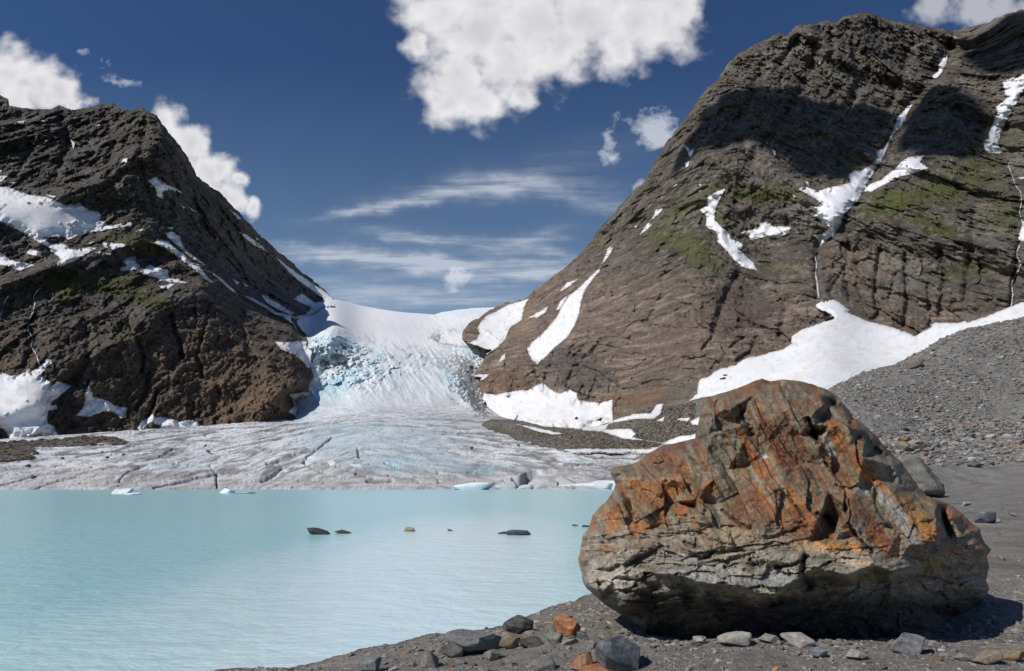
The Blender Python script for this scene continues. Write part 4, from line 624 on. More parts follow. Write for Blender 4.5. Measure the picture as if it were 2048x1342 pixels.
struct('lake_water', mesh('lake_water', [(-900, 1.5, 0), (600, 1.5, 0), (600, 520, 0), (-900, 520, 0)], [(0, 1, 2, 3)]), M_water)
# ---------------------------------------------------------------- the rusty boulder
BO = [(1524, 757, 12.3), (1540, 762, 12.3), (1566, 759, 12.4), (1600, 762, 12.5), (1625, 768, 12.6), (1652, 778, 12.7), (1668, 786, 12.7), (1680, 800, 12.7), (1692, 812, 12.8), (1704, 830, 12.8), (1706, 836, 12.8), (1720, 842, 12.8), (1738, 858, 12.8), (1756, 876, 12.8), (1772, 895, 12.7), (1786, 909, 12.7), (1804, 925, 12.6), (1822, 952, 12.5), (1838, 974, 12.4), (1853, 991, 12.3), (1878, 1001, 12.0), (1903, 1010, 11.9), (1925, 1028, 11.9), (1943, 1046, 11.9), (1960, 1057, 11.9), (1962, 1072, 11.8), (1970, 1086, 11.8), (1983, 1098, 11.9), (1974, 1112, 11.9), (1978, 1135, 12.2), (1972, 1162, 12.4), (1978, 1178, 12.5), (1970, 1198, 12.6), (1954, 1212, 12.7), (1948, 1222, 12.6), (1910, 1240, 12.2), (1858, 1292, 11.0), (1740, 1306, 10.6), (1600, 1308, 10.4), (1450, 1306, 10.4), (1380, 1300, 10.5), (1288, 1270, 10.8), (1248, 1234, 10.9), (1207, 1207, 11.0), (1174, 1178, 11.1), (1166, 1166, 11.1), (1162, 1144, 11.1), (1156, 1122, 11.1), (1160, 1100, 11.2), (1165, 1072, 11.3), (1178, 1054, 11.4), (1185, 1032, 11.5), (1196, 1018, 11.6), (1214, 1000, 11.7), (1225, 985, 11.8), (1232, 969, 11.9), (1227, 958, 11.9), (1221, 947, 11.9), (1225, 935, 11.9), (1248, 931, 12.0), (1275, 924, 12.1), (1293, 908, 12.2), (1328, 890, 12.3), (1365, 883, 12.3), (1391, 877, 12.3), (1396, 866, 12.0), (1398, 843, 12.0), (1405, 830, 12.0), (1405, 812, 12.1), (1411, 798, 12.2), (1432, 789, 12.2), (1454, 783, 12.2), (1481, 774, 12.3), (1508, 762, 12.3)]
BI = [(1455, 800, 11.75), (1510, 785, 11.9), (1565, 785, 11.9), (1620, 790, 12.0), (1450, 815, 11.35), (1425, 830, 11.45), (1460, 818, 11.15), (1415, 870, 11.3), (1490, 880, 11.0), (1477, 850, 11.12), (1472, 846, 11.3), (1510, 925, 10.75), (1500, 930, 10.95), (1410, 925, 11.0), (1455, 940, 10.8), (1540, 840, 11.3), (1580, 815, 11.5), (1545, 900, 11.0), (1600, 870, 11.25), (1622, 835, 11.4), (1632, 850, 11.35), (1630, 868, 11.6), (1640, 890, 11.0), (1660, 850, 11.35), (1650, 805, 11.75), (1700, 850, 11.6), (1650, 800, 12.1), (1660, 812, 12.35), (1680, 806, 12.4), (1684, 822, 12.2),
      (1720, 865, 11.7), (1732, 882, 11.35), (1700, 900, 11.15), (1725, 915, 10.95), (1738, 880, 12.2), (1750, 893, 12.4), (1770, 912, 12.3), (1745, 905, 12.1), (1760, 921, 11.15), (1785, 930, 11.5), (1675, 940, 10.85), (1610, 925, 10.95), (1800, 962, 11.3), (1830, 985, 11.5), (1750, 955, 10.9), (1715, 975, 10.55), (1660, 985, 10.35), (1850, 1000, 11.1),
      (1405, 945, 11.0), (1437, 950, 10.6), (1475, 945, 10.7), (1520, 958, 10.4), (1565, 962, 10.3), (1600, 975, 10.25), (1550, 975, 10.15), (1480, 985, 10.35), (1495, 1000, 10.1), (1450, 1005, 10.2), (1445, 1022, 10.05), (1440, 1045, 9.9), (1470, 1040, 9.85), (1500, 1030, 9.85), (1550, 1030, 9.85), (1590, 1045, 9.75), (1625, 1020, 9.95), (1640, 1030, 9.85), (1647, 1032, 10.3), (1672, 1040, 10.25), (1665, 1052, 10.2), (1678, 1055, 9.8), (1700, 1010, 10.1), (1697, 1040, 9.8), (1720, 1070, 9.65), (1620, 1085, 9.5), (1560, 1075, 9.55), (1670, 1080, 9.55), (1695, 1075, 9.7), (1740, 1095, 9.5), (1768, 1119, 9.35), (1720, 1115, 9.25), (1785, 985, 10.7), (1770, 1030, 10.3), (1800, 1060, 10.1), (1830, 1020, 10.6), (1870, 1030, 10.6), (1875, 1070, 10.25), (1820, 1090, 9.85), (1878, 1005, 10.95), (1885, 1020, 11.35), (1890, 1050, 11.0), (1905, 1030, 11.2), (1925, 1075, 11.1), (1890, 1075, 10.8), (1950, 1090, 11.3), (1940, 1105, 11.2),
      (1250, 945, 11.75), (1300, 930, 11.6), (1370, 905, 11.7), (1290, 955, 11.2), (1350, 940, 11.25), (1395, 950, 11.1), (1240, 975, 11.55), (1255, 960, 11.3), (1330, 955, 10.85), (1390, 965, 10.75), (1260, 995, 11.0), (1310, 995, 10.7), (1345, 1005, 10.6), (1385, 1008, 10.6), (1400, 975, 10.4), (1390, 1000, 10.35), (1210, 1022, 11.15), (1245, 1000, 10.75), (1215, 1050, 10.65), (1250, 1055, 10.35), (1270, 1030, 10.55), (1295, 1010, 10.45), (1325, 1045, 10.2), (1290, 1060, 10.2), (1350, 1025, 10.2), (1400, 1030, 10.0), (1300, 1080, 9.95),
      (1180, 1085, 10.9), (1200, 1075, 10.55), (1185, 1120, 10.65), (1230, 1100, 10.1), (1250, 1130, 9.85), (1190, 1150, 10.4), (1275, 1105, 9.8), (1310, 1095, 9.75), (1340, 1110, 9.65), (1300, 1120, 9.75), (1350, 1085, 9.8), (1390, 1070, 9.8), (1440, 1080, 9.6), (1400, 1110, 9.5), (1450, 1115, 9.4), (1500, 1085, 9.45), (1510, 1115, 9.25), (1560, 1105, 9.25), (1610, 1110, 9.2), (1650, 1100, 9.3), (1690, 1120, 9.15), (1660, 1125, 9.1), (1580, 1125, 9.1), (1480, 1150, 9.12), (1420, 1145, 9.25),
      (1174, 1168, 10.75), (1200, 1190, 10.35), (1240, 1215, 10.2), (1225, 1165, 9.95), (1270, 1180, 9.75), (1250, 1205, 9.85), (1285, 1165, 9.6), (1330, 1145, 9.42), (1375, 1155, 9.25), (1415, 1168, 9.12), (1470, 1170, 9.0), (1510, 1180, 8.97), (1548, 1192, 8.98), (1575, 1170, 9.0), (1605, 1150, 9.0), (1612, 1118, 9.15), (1620, 1138, 8.95), (1660, 1142, 8.95), (1695, 1150, 8.93), (1722, 1140, 9.0), (1745, 1128, 9.15), (1785, 1143, 9.35), (1800, 1115, 9.75), (1845, 1100, 10.05), (1872, 1090, 10.25), (1840, 1125, 10.2), (1870, 1118, 10.35), (1910, 1105, 10.9), (1960, 1100, 11.35),
      (1300, 1190, 9.75), (1370, 1175, 9.6), (1350, 1185, 9.52), (1400, 1195, 9.45), (1375, 1225, 9.75), (1300, 1225, 10.1), (1420, 1180, 9.5), (1480, 1200, 9.45), (1550, 1205, 9.5), (1450, 1240, 9.8), (1350, 1255, 10.3), (1520, 1250, 9.9), (1605, 1165, 9.5), (1615, 1250, 10.0), (1650, 1160, 9.6), (1620, 1200, 9.75), (1700, 1170, 9.6), (1750, 1160, 9.75), (1700, 1230, 10.0), (1780, 1160, 9.8), (1780, 1220, 10.3), (1765, 1250, 10.4), (1850, 1150, 10.6), (1840, 1220, 11.0), (1920, 1140, 11.2), (1920, 1200, 11.7), (1950, 1180, 11.8), (1450, 1285, 10.2), (1600, 1285, 10.3), (1750, 1285, 10.6)]
def build_boulder():
    s = 1.35; U, V = np.meshgrid(np.arange(1146, 1994, s, dtype=np.float32), np.arange(748, 1318, s, dtype=np.float32))
    out = [(a, b) for a, b, _ in BO]; pts = BO + BI
    sd = sdf(out, U, V) + 2.2 * fbm(U / 16, V / 16, .3, 4, .6)
    vs, es, fs, ov, oe, of = delaunay_2d_cdt([Vector((a, b)) for a, b, _ in pts], [(i, (i + 1) % len(BO)) for i in range(len(BO))], [], 1, 1e-4)
    P = np.array([(v.x, v.y) for v in vs]); Dv = np.array([pts[o[0]][2] for o in ov])
    # edge points of the outline already carry the far depth; wobble the facet borders before sampling
    Ux = U + 5 * fbm(U / 22, V / 22, 5.5, 3, .6); Vx = V + 5 * fbm(U / 22, V / 22, 9.5, 3, .6)
    D = np.full(U.shape, np.nan)
    for a, b, c in fs:
        A, B, C = P[a], P[b], P[c]; x0, y0 = np.minimum(np.minimum(A, B), C) - 8; x1, y1 = np.maximum(np.maximum(A, B), C) + 8
        i0 = max(int((x0 - 1146) / s), 0); i1 = int((x1 - 1146) / s) + 2; j0 = max(int((y0 - 748) / s), 0); j1 = int((y1 - 748) / s) + 2
        u = Ux[j0:j1, i0:i1]; v = Vx[j0:j1, i0:i1]; den = (B[1] - C[1]) * (A[0] - C[0]) + (C[0] - B[0]) * (A[1] - C[1])
        l1 = ((B[1] - C[1]) * (u - C[0]) + (C[0] - B[0]) * (v - C[1])) / den; l2 = ((C[1] - A[1]) * (u - C[0]) + (A[0] - C[0]) * (v - C[1])) / den
        m_ = (l1 > -1e-3) & (l2 > -1e-3) & (1 - l1 - l2 > -1e-3); D[j0:j1, i0:i1] = np.where(m_, l1 * Dv[a] + l2 * Dv[b] + (1 - l1 - l2) * Dv[c], D[j0:j1, i0:i1])
    for _ in range(30):
        bad = np.isnan(D)
        if not bad.any(): break
        acc = np.zeros(D.shape); cn = np.zeros(D.shape)
        for dy, dx in ((0, 1), (0, -1), (1, 0), (-1, 0)):
            Sx = np.roll(D, (dy, dx), (0, 1)); g = ~np.isnan(Sx); acc += np.where(g, Sx, 0); cn += g
        D = np.where(bad & (cn > 0), acc / np.maximum(cn, 1), D)
    D = np.where(np.isnan(D), 12., D); D = blur(D, 1); D = blur(D, 26) + 1.85 * (D - blur(D, 26))
    px = D / F                                                           # metres per photograph pixel here
    # layering: steep above, gentle and folded below
    steep = sst(1115, 1015, V + 70 * fbm(U / 70, V / 50, 2, 4, .6) + .06 * (1500 - U))
    sA = U * .87 - V * .49; tA = U * .49 + V * .87
    fold = V + .20 * (U - 1400) * 0 + 34 * fbm(U / 150, V / 70, 4.4, 3) ; sB = fold; tB = U
    r1 = fbm(sA / 20, tA / 160, 1.1, 5, .62); r2 = fbm(sB / 9, tB / 70, 3.1, 5, .62)
    h1, e1, _ = facet(sA / 46 + .3 * r1, tA / 95, 5, 1.4); h2, e2, _ = facet(sA / 15, tA / 34, 15, 1.6); h3, e3, _ = facet(U / 8, V / 9, 25, 1.7)
    g1, q1, _ = facet(tB / 60, sB / 22 + .4 * r2, 45, 1.6); g2, q2, _ = facet(tB / 22, sB / 9 + .4 * r2, 55, 1.7)
    d = steep * (.012 * r1 + .06 * h1 + .014 * h2 + .006 * h3) + (1 - steep) * (.05 * r2 + .06 * g1 + .03 * g2 + .010 * h3)
    qa = sA / 66 + .8 * fbm(U / 120, V / 120, 13.3, 2) + .05 * r1; qi = np.floor(qa); saw = (qa - qi) * (.15 + 1.1 * _h(qi, np.floor(tA / 170 + _h(qi, qi, 3)), 9))
    qb = sA / 24 + .5 * fbm(U / 60, V / 60, 17.3, 2) + .08 * r1; qbi = np.floor(qb); saw2 = (qb - qbi) * _h(qbi, np.floor(tA / 70 + _h(qbi, qbi, 5)), 11)
    qc = sB / 26 + .35 * (U - 1400) / 260 + .9 * fbm(U / 70, V / 40, 19.3, 3); qci = np.floor(qc); saw3 = (1 - (qc - qci)) * _h(qci, np.floor(tB / 110 + _h(qci, qci, 7)), 13)
    d = d + steep * (.20 * saw + .04 * saw2) - (1 - steep) * .12 * saw3
    d = d + .006 * (ridged(U / 34, V / 34, 8.8, 5, .6) - .5) + .006 * fbm(U / 4, V / 4, 2.2, 3, .7)
    crk = 0
    for pts_, wd, dp in (([(1722, 872), (1742, 892), (1768, 914)], 9, .5), ([(1652, 800), (1680, 812)], 7, .4), ([(1640, 1080), (1655, 1086)], 4, .1), ([(1478, 812), (1488, 840), (1506, 870)], 3.0, .12), ([(1617, 838), (1626, 860), (1627, 868), (1636, 884)], 4.5, .22), ([(1636, 1028), (1652, 1032), (1668, 1048)], 5, .15), ([(1698, 1000), (1702, 1030), (1697, 1047)], 2., .10), ([(1697, 1047), (1715, 1075), (1745, 1105)], 2.5, .10), ([(1610, 1112), (1606, 1150), (1618, 1172)], 7, .22), ([(1552, 1134), (1590, 1130), (1612, 1117)], 3.5, .14), ([(1255, 1130), (1290, 1112), (1325, 1092)], 5, .10), ([(1370, 1085), (1395, 1095)], 3.5, .09), ([(1400, 1120), (1420, 1112), (1425, 1105)], 4, .10), ([(1445, 1020), (1475, 1045), (1500, 1058)], 3, .08), ([(1566, 985), (1590, 1010), (1610, 1040)], 2, .06), ([(1880, 1004), (1888, 1040), (1900, 1066)], 7, .25), ([(1405, 832), (1424, 832)], 3.5, .15), ([(1440, 836), (1505, 838)], 0.8, .03), ([(1620, 940), (1640, 975)], 3, .08), ([(1650, 925), (1690, 975)], 2.5, .05), ([(1390, 1010), (1400, 975), (1402, 950)], 2.0, .07), ([(1500, 1120), (1510, 1130)], 3, .1), ([(1450, 1135), (1475, 1128)], 3, .08)):
        g = np.exp(-(linedist(pts_, U + 4 * fbm(U / 9, V / 9, 4, 3), V + 4 * fbm(U / 9, V / 9, 7, 3)) / wd) ** 2); d = d - dp * g; crk = np.maximum(crk, g)
    # long straight layer seams
    seam = sst(.86, 1., ridged(sA / 26, tA / 300, 6.1, 2)) * steep; d = d - .03 * seam
    edge = 1 - np.clip(sd / 16, 0, 1); D2 = D - d * sst(0, 9, sd) + .55 * edge ** 3
    # ---- colour of the stone, with shade painted into cracks and underside
    c = np.ones(U.shape + (3,), np.float32) * np.array((.215, .165, .10), np.float32)
    st = fbm(sA / 13 + .8 * r1, tA / 150, 21.1, 5, .6); c = mix(c, (.12, .105, .075), .75 * sst(.0, .3, st)); c = mix(c, (.36, .32, .25), .7 * sst(.05, .35, -st))
    c = mix(c, (.42, .37, .30), (1 - steep) * .85 * sst(-.35, .25, r2)); c = mix(c, (.16, .15, .14), (1 - steep) * .55 * sst(.0, .35, -r2))
    rst = fbm(sA / 22, tA / 120, 31.1, 5, .6); zone = sst(1180, 1060, V) * (.35 + .65 * steep)
    OR = (.36, .145, .045); DR = (.185, .062, .028); PU = (.17, .08, .06); PAL = (.55, .52, .45); GR = (.33, .32, .3)
    c = mix(c, DR, .75 * zone * sst(.0, .25, rst)); c = mix(c, (.36, .15, .045), .65 * zone * sst(.06, .28, fbm(sA / 16, tA / 90, 41.1, 5, .6)))
    A = 60.; ore = fbm(sA / 5 + r1, tA / 60, 51.1, 5, .65)
    for e, col_, a in (((1483, 868, 62, 9, A), OR, .95), ((1500, 905, 70, 8, A), DR, .5), ((1520, 935, 60, 14, A), OR, .85), ((1455, 820, 12, 16), DR, .8), ((1545, 880, 60, 12, A), DR, .75), ((1560, 905, 55, 16, A), DR, .8), ((1585, 930, 40, 22, 40), DR, .8), ((1540, 955, 40, 14, 80), OR, .7), ((1568, 840, 45, 12, A), DR, .6), ((1600, 825, 35, 9, A), DR, .6), ((1500, 775, 50, 12, -25), DR, .7), ((1545, 765, 20, 8), DR, .6),
        ((1672, 862, 34, 15, 70), OR, 1.), ((1678, 885, 26, 14, 60), OR, .8), ((1705, 900, 40, 9, 55), DR, .7), ((1722, 935, 52, 13, 58), OR, 1.), ((1752, 965, 50, 15, 45), OR, .95), ((1700, 915, 30, 10, 58), DR, .6), ((1770, 985, 40, 10, 30), OR, .7), ((1640, 890, 30, 6, 66), DR, .5), ((1628, 815, 24, 5, A), DR, .6), ((1770, 872, 10, 16, 70), OR, .9),
        ((1520, 1010, 60, 18, A), DR, .85), ((1545, 1020, 60, 10, A), OR, .7), ((1590, 1010, 60, 20, A), OR, .85), ((1605, 1050, 45, 30, 60), DR, .95), ((1625, 1055, 40, 10, 66), OR, .6), ((1480, 1010, 40, 22, 66), DR, .7), ((1490, 1040, 44, 20, 20), (.20, .085, .05), .7), ((1650, 1060, 50, 12, A), OR, .7), ((1700, 1005, 40, 12, A), OR, .65),
        ((1735, 1050, 60, 22, 52), DR, .95), ((1765, 1085, 50, 22, 55), OR, .9), ((1770, 1080, 40, 10, 60), DR, .7), ((1840, 1040, 60, 18, 52), (.32, .16, .035), .95), ((1860, 1070, 24, 20), OR, .9), ((1800, 1020, 50, 12, 50), OR, .5), ((1905, 1035, 40, 10, 55), OR, .9), ((1935, 1050, 20, 10, 60), DR, .8), ((1955, 1085, 14, 16), DR, .6), ((1900, 1100, 16, 18), OR, .8), ((1935, 1100, 34, 10), (.3, .15, .09), .9), ((1865, 1130, 34, 12, -20), (.27, .21, .10), .8),
        ((1290, 972, 55, 14, 5), OR, .9), ((1345, 970, 40, 28, -20), OR, .9), ((1325, 990, 30, 26), OR, .7), ((1415, 980, 40, 18, -35), OR, .95), ((1400, 1000, 20, 8, -50), OR, .9), ((1440, 955, 26, 16), (.15, .13, .075), .7), ((1360, 890, 60, 12, -15), PU, .9), ((1320, 915, 50, 14, -15), (.24, .10, .055), .7), ((1228, 1040, 20, 30, 10), (.33, .13, .04), 1.), ((1250, 1020, 30, 12, -30), (.36, .2, .08), .8), ((1274, 1056, 26, 17, -20), (.42, .17, .06), .95), ((1322, 1035, 12, 26, 15), OR, .75), ((1215, 1098, 26, 9), (.33, .15, .07), .8), ((1184, 1052, 6, 18), OR, .9), ((1162, 1120, 6, 20), (.4, .22, .09), .9), ((1365, 1020, 16, 24, 20), (.38, .14, .04), .9), ((1300, 1095, 40, 10), (.24, .13, .08), .4),
        ((1665, 1092, 60, 13, 8), (.60, .28, .06), 1.), ((1620, 1088, 50, 8, 10), (.50, .33, .16), .6), ((1705, 1120, 52, 14, 12), (.55, .45, .33), .95), ((1725, 1125, 20, 8, 12), (.58, .3, .1), .7), ((1600, 1100, 40, 10), (.42, .30, .16), .6), ((1470, 1070, 60, 14, 5), (.36, .31, .19), .6), ((1500, 1088, 60, 12), (.34, .27, .18), .6), ((1430, 1160, 140, 26, 5), (.30, .30, .285), .6), ((1560, 1160, 60, 24), (.30, .30, .29), .8), ((1240, 1160, 70, 36, 10), (.46, .41, .34), .8), ((1350, 1120, 90, 14, 5), (.33, .31, .27), .5), ((1560, 1110, 40, 16), (.22, .22, .2), .6),
        ((1440, 880, 40, 60, -10), (.15, .15, .115), .75), ((1480, 840, 26, 20), (.15, .15, .115), .6), ((1650, 875, 8, 36, -20), (.38, .35, .24), .85), ((1660, 900, 20, 8, 60), (.42, .4, .31), .9), ((1780, 945, 60, 22, 52), (.26, .235, .175), .85), ((1728, 980, 24, 14), (.26, .27, .26), .9), ((1790, 1020, 60, 17, 52), (.31, .31, .29), .9), ((1820, 1070, 44, 14, 60), (.33, .31, .27), .8), ((1525, 913, 10, 5), PAL, .9), ((1650, 1045, 20, 20), (.26, .24, .2), .6), ((1570, 790, 60, 12), (.22, .2, .15), .6), ((1600, 840, 16, 30, -20), (.2, .185, .15), .6), ((1905, 1055, 10, 14), (.3, .28, .2), .7), ((1385, 1205, 22, 30), (.22, .16, .09), .9), ((1720, 1050, 20, 20), (.25, .24, .2), .5)):
        c = mix(c, blob(c, U, V, e, col_, 1., .95, 13, 3.), min(1, a * 1.05) * (.5 + .5 * sst(-.2, .1, ore)))
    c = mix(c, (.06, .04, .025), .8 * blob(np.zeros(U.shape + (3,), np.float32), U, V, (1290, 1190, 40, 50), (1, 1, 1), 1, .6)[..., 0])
    rim = 0                                                              # pale gritty seams between the slabs
    for pts_, wd in (([(1395, 930), (1410, 945), (1440, 940), (1480, 960), (1520, 965), (1560, 958), (1600, 948)], 5), ([(1230, 955), (1300, 960), (1400, 950)], 3), ([(1390, 1008), (1400, 975), (1415, 950), (1440, 948)], 2), ([(1440, 1015), (1480, 985), (1530, 965)], 3), ([(1560, 940), (1600, 932), (1625, 915), (1660, 905)], 3), ([(1600, 948), (1650, 978), (1720, 985), (1780, 978)], 3), ([(1655, 1000), (1665, 1030), (1680, 1050)], 6), ([(1510, 1080), (1570, 1078), (1620, 1082), (1690, 1085)], 4), ([(1475, 800), (1560, 800)], 2), ([(1600, 775), (1625, 800), (1640, 820)], 2)):
        rim = np.maximum(rim, np.exp(-(linedist(pts_, U + 7 * fbm(U / 14, V / 14, 4, 4, .6), V + 7 * fbm(U / 14, V / 14, 7, 4, .6)) / wd) ** 2))
    c = mix(c, (.36, .29, .24), .7 * rim * sst(-.2, .3, fbm(U / 5, V / 5, 3, 3, .7)))
    sp = fbm(U / 5, V / 5, 6.6, 4, .75); c = c * (1 + .55 * np.clip(sp, -.6, .6))[..., None]
    c = mix(c, (.03, .024, .02), .6 * np.clip(crk, 0, 1)); c = mix(c, (.05, .03, .02), .45 * seam)  # shade of the crack hollows painted near-black; layer seams darker too
    c = mix(c, (.05, .042, .03), .8 * sst(1180, 1215, V + 20 * fbm(U / 40, V / 30, 2.5, 3)))  # shade under the overhang painted in as a darker colour
    gy, gx = np.gradient(sd); gn = np.hypot(gx, gy) + 1e-6; mv = np.minimum(np.where(sd < 0, -sd, 0), s * 1.4)
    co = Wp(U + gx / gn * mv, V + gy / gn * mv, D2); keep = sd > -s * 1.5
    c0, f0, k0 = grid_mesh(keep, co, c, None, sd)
    # close the back: a bulging rear shell joined to the front along the outline
    E = np.concatenate([f0[:, [i, (i + 1) % 4]] for i in range(4)]); key = np.sort(E, 1); kk = key[:, 0] * len(c0) + key[:, 1]
    _, inv, cnt = np.unique(kk, return_inverse=True, return_counts=True); B = E[cnt[inv] == 1]; bv = np.unique(B)
    cen = c0[bv].mean(0) + [0, 3.0, -.2]; allc = c0; allf = f0; allk = k0
    for q, yy in ((.06, .5), (.16, 1.2), (.32, 2.0), (.55, 2.7), (.8, 3.1), (.985, 3.3)):
        p_ = c0[bv].copy(); p_[:, [0, 2]] = p_[:, [0, 2]] * (1 - q) + cen[[0, 2]] * q; p_[:, 1] = c0[bv][:, 1] * (1 - q) + (cen[1] - 2.2) * q + yy
        p_ += .18 * q * fbm(p_[:, 0] * 1.2, p_[:, 1] * 1.2, p_[:, 2] * 1.2, 4)[:, None]
        m_ = np.full(len(allc), -1, np.int64); m_[bv if q == .06 else cur] = len(allc) + np.arange(len(bv))
        allc = np.concatenate([allc, p_]); allk = np.concatenate([allk, np.tile([[.13, .11, .08]], (len(bv), 1))])
        allf = np.concatenate([allf, np.stack([B[:, 1], B[:, 0], m_[B[:, 0]], m_[B[:, 1]]], 1)]); B = np.stack([m_[B[:, 0]], m_[B[:, 1]]], 1); cur = m_[bv if q == .06 else cur]
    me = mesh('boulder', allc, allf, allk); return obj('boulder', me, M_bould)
tag(build_boulder(), 'giant rust-orange and grey boulder overhanging the stony shore', 'boulder')
# ---------------------------------------------------------------- stones
def ico(n):
    b = bmesh.new(); bmesh.ops.create_icosphere(b, subdivisions=n, radius=1); v = np.array([x.co[:] for x in b.verts]); f = np.array([[y.index for y in x.verts] for x in b.faces]); b.free(); return v, f
ICO = {n: ico(n) for n in (1, 2, 3, 4, 5)}
def rock_shape(seed, n=4, cuts=14, flat=1., rough=.05, hard=(.5, .9)):
    r = np.random.RandomState(seed); v, f = ICO[n]; v = v * 1.25; v = v / (np.abs(v) ** 4).sum(1)[:, None] ** .25
    for _ in range(cuts):
        d = r.normal(size=3); d /= np.linalg.norm(d); o = r.uniform(*hard) * .92; k = v @ d - o; v = v - np.where(k > 0, k, 0)[:, None] * d
    if rough:
        v = v * (1 + rough * fbm(v[:, 0] * 1.7 + seed, v[:, 1] * 1.7, v[:, 2] * 1.7, 4, .6)[:, None] * 2)
    v = v - (v.max(0) + v.min(0)) / 2; v = v / ((v.max(0) - v.min(0)) / 2); v[:, 2] *= flat
    return v, f
def stone_col(v, base, seed, alt=None, amt=.5):
    c = np.ones((len(v), 3)) * np.array(base); n = fbm(v[:, 0] * 1.5 + seed, v[:, 1] * 1.5, v[:, 2] * 4, 4, .6)
    if alt is not None: c = mix(c, alt, amt * sst(-.05, .2, n))
    return c * (1 + .5 * n[:, None])
def put_stone(name, u, v, wpx, hpx, base, label, cat, seed, dep=.8, alt=None, cuts=14, rz=None, rough=.05, zw=None, D=None, sink=.12, n=4, group=None, mat=None, hard=(.5, .9), tilt=0, amt=.5):
    """a stone whose foot is seen at (u, v)"""
    if zw is not None: p = None
    elif D is None: p = hit(u, v)
    else: p = np.array([(u - CX) / F * D, D, CH - (v - H0) / F * D])
    if zw is not None: Dw = (CH - zw) * F / (v - H0); p = np.array([(u - CX) / F * Dw, Dw, zw])
    k = p[1] / F; sx = wpx * k / 2; sz = hpx * k / 2 / (1 - sink) ; sy = sx * dep
    vv, f = rock_shape(seed, n, cuts, 1., rough, hard); col = stone_col(vv, base, seed, alt, amt); vv = vv * [sx, sy, sz]
    if tilt:
        a = R(tilt); x, z = vv[:, 0].copy(), vv[:, 2].copy(); vv[:, 0] = x * math.cos(a) - z * math.sin(a); vv[:, 2] = x * math.sin(a) + z * math.cos(a)
    me = mesh(name, vv, f, col, True); o = obj(name, me, mat or M_stone)
    o.location = (p[0], p[1] + sy * .8, p[2] + sz * (1 - 2 * sink)); tag(o, label, cat, group); return o
GRY = (.16, .165, .17); DK = (.045, .047, .045); PALE = (.36, .33, .29); RST = (.33, .15, .06); BRN = (.17, .145, .11); SLB = (.19, .195, .195)
put_stone('rock', 1036, 1269, 64, 36, (.075, .08, .076), 'dark blocky rock at the water edge left of the orange one', 'rock', 3, .7, (.14, .15, .145), 18, hard=(.6, .85), n=5)
put_stone('rock', 1136, 1275, 54, 42, (.30, .12, .05), 'orange rock with a shaded side, on the sand left of the boulder', 'rock', 9, .8, (.38, .22, .12), 16, n=5)
put_stone('rock', 1240, 1349, 92, 72, (.13, .14, .155), 'blue-grey rounded rock at the bottom edge below the boulder', 'rock', 12, .9, (.2, .2, .2), 10, hard=(.7, .95), n=5, rough=.03)
put_stone('rock', 945, 1312, 118, 40, SLB, 'long layered grey slab lying on the shore', 'rock', 21, .9, (.11, .115, .12), 22, n=5, tilt=-4, hard=(.45, .85))
put_stone('rock', 906, 1316, 54, 34, (.2, .19, .16), 'tilted pale plate leaning on the long grey slab', 'rock', 24, .35, None, 16, n=4, tilt=-35)
put_stone('rock', 858, 1336, 38, 36, (.21, .2, .175), 'upright angular pale stone near the bottom edge', 'rock', 31, .7, None, 18, hard=(.45, .8))
put_stone('rock', 738, 1348, 40, 30, (.19, .2, .19), 'grey stone cut by the bottom edge, furthest left on the shore', 'rock', 33, .9, None, 14)
put_stone('rock', 1091, 1345, 50, 28, (.17, .16, .145), 'brown-grey stone with a dark shaded end at the bottom edge', 'rock', 35, .8, None, 15)
put_stone('rock', 1168, 1338, 40, 30, (.32, .17, .09), 'squarish orange stone left of the blue-grey rounded rock', 'rock', 37, .8, (.25, .2, .14), 16, hard=(.55, .75))
put_stone('rock', 1200, 1345, 120, 7, (.30, .15, .08), 'low orange slab at the bottom edge under the blue-grey rock', 'rock', 39, .5, None, 14)
put_stone('rock', 985, 1322, 36, 22, (.22, .215, .18), 'flat pale plate right of the long grey slab', 'rock', 41, .8, None, 16, tilt=-12)
put_stone('rock', 1020, 1300, 44, 30, (.2, .17, .12), 'brown streaked stone between the grey slab and the dark rock', 'rock', 43, .8, (.3, .17, .09), 18)
put_stone('rock', 1060, 1296, 50, 22, (.16, .145, .12), 'low brown stone in the sand below the dark blocky rock', 'rock', 44, .8, None, 14)
put_stone('rock', 1108, 1288, 38, 22, (.21, .2, .17), 'pale angular stone in front of the orange rock', 'rock', 45, .7, None, 15)
put_stone('rock', 1140, 1290, 36, 10, (.26, .24, .2), 'thin pale flat stone beside the orange rock', 'rock', 46, .6, None, 15, tilt=8)
put_stone('rock', 1164, 1277, 24, 13, (.22, .22, .2), 'small grey stone right of the orange rock', 'rock', 47, .8)
put_stone('rock', 1186, 1298, 18, 17, (.26, .25, .22), 'small upright pale stone left of the boulder foot', 'rock', 48, .8)
put_stone('rock', 1210, 1288, 30, 22, (.19, .17, .14), 'brown stone at the left foot of the boulder', 'rock', 49, .8)
put_stone('rock', 1478, 1294, 72, 28, (.38, .36, .31), 'large pale rounded stone under the middle of the boulder', 'rock', 51, .8, None, 10, hard=(.7, .95))
put_stone('rock', 1403, 1289, 30, 14, (.36, .34, .3), 'small pale stone left of the large pale one under the boulder', 'rock', 53, .8, None, 10, hard=(.65, .9))
put_stone('rock', 1603, 1296, 62, 27, (.40, .36, .33), 'pale pinkish stone with a dark underside beneath the boulder', 'rock', 55, .8, None, 11, hard=(.6, .9))
put_stone('rock', 1543, 1288, 44, 16, (.28, .27, .24), 'low pale rubble stone between the two pale stones', 'rock', 57, .8)
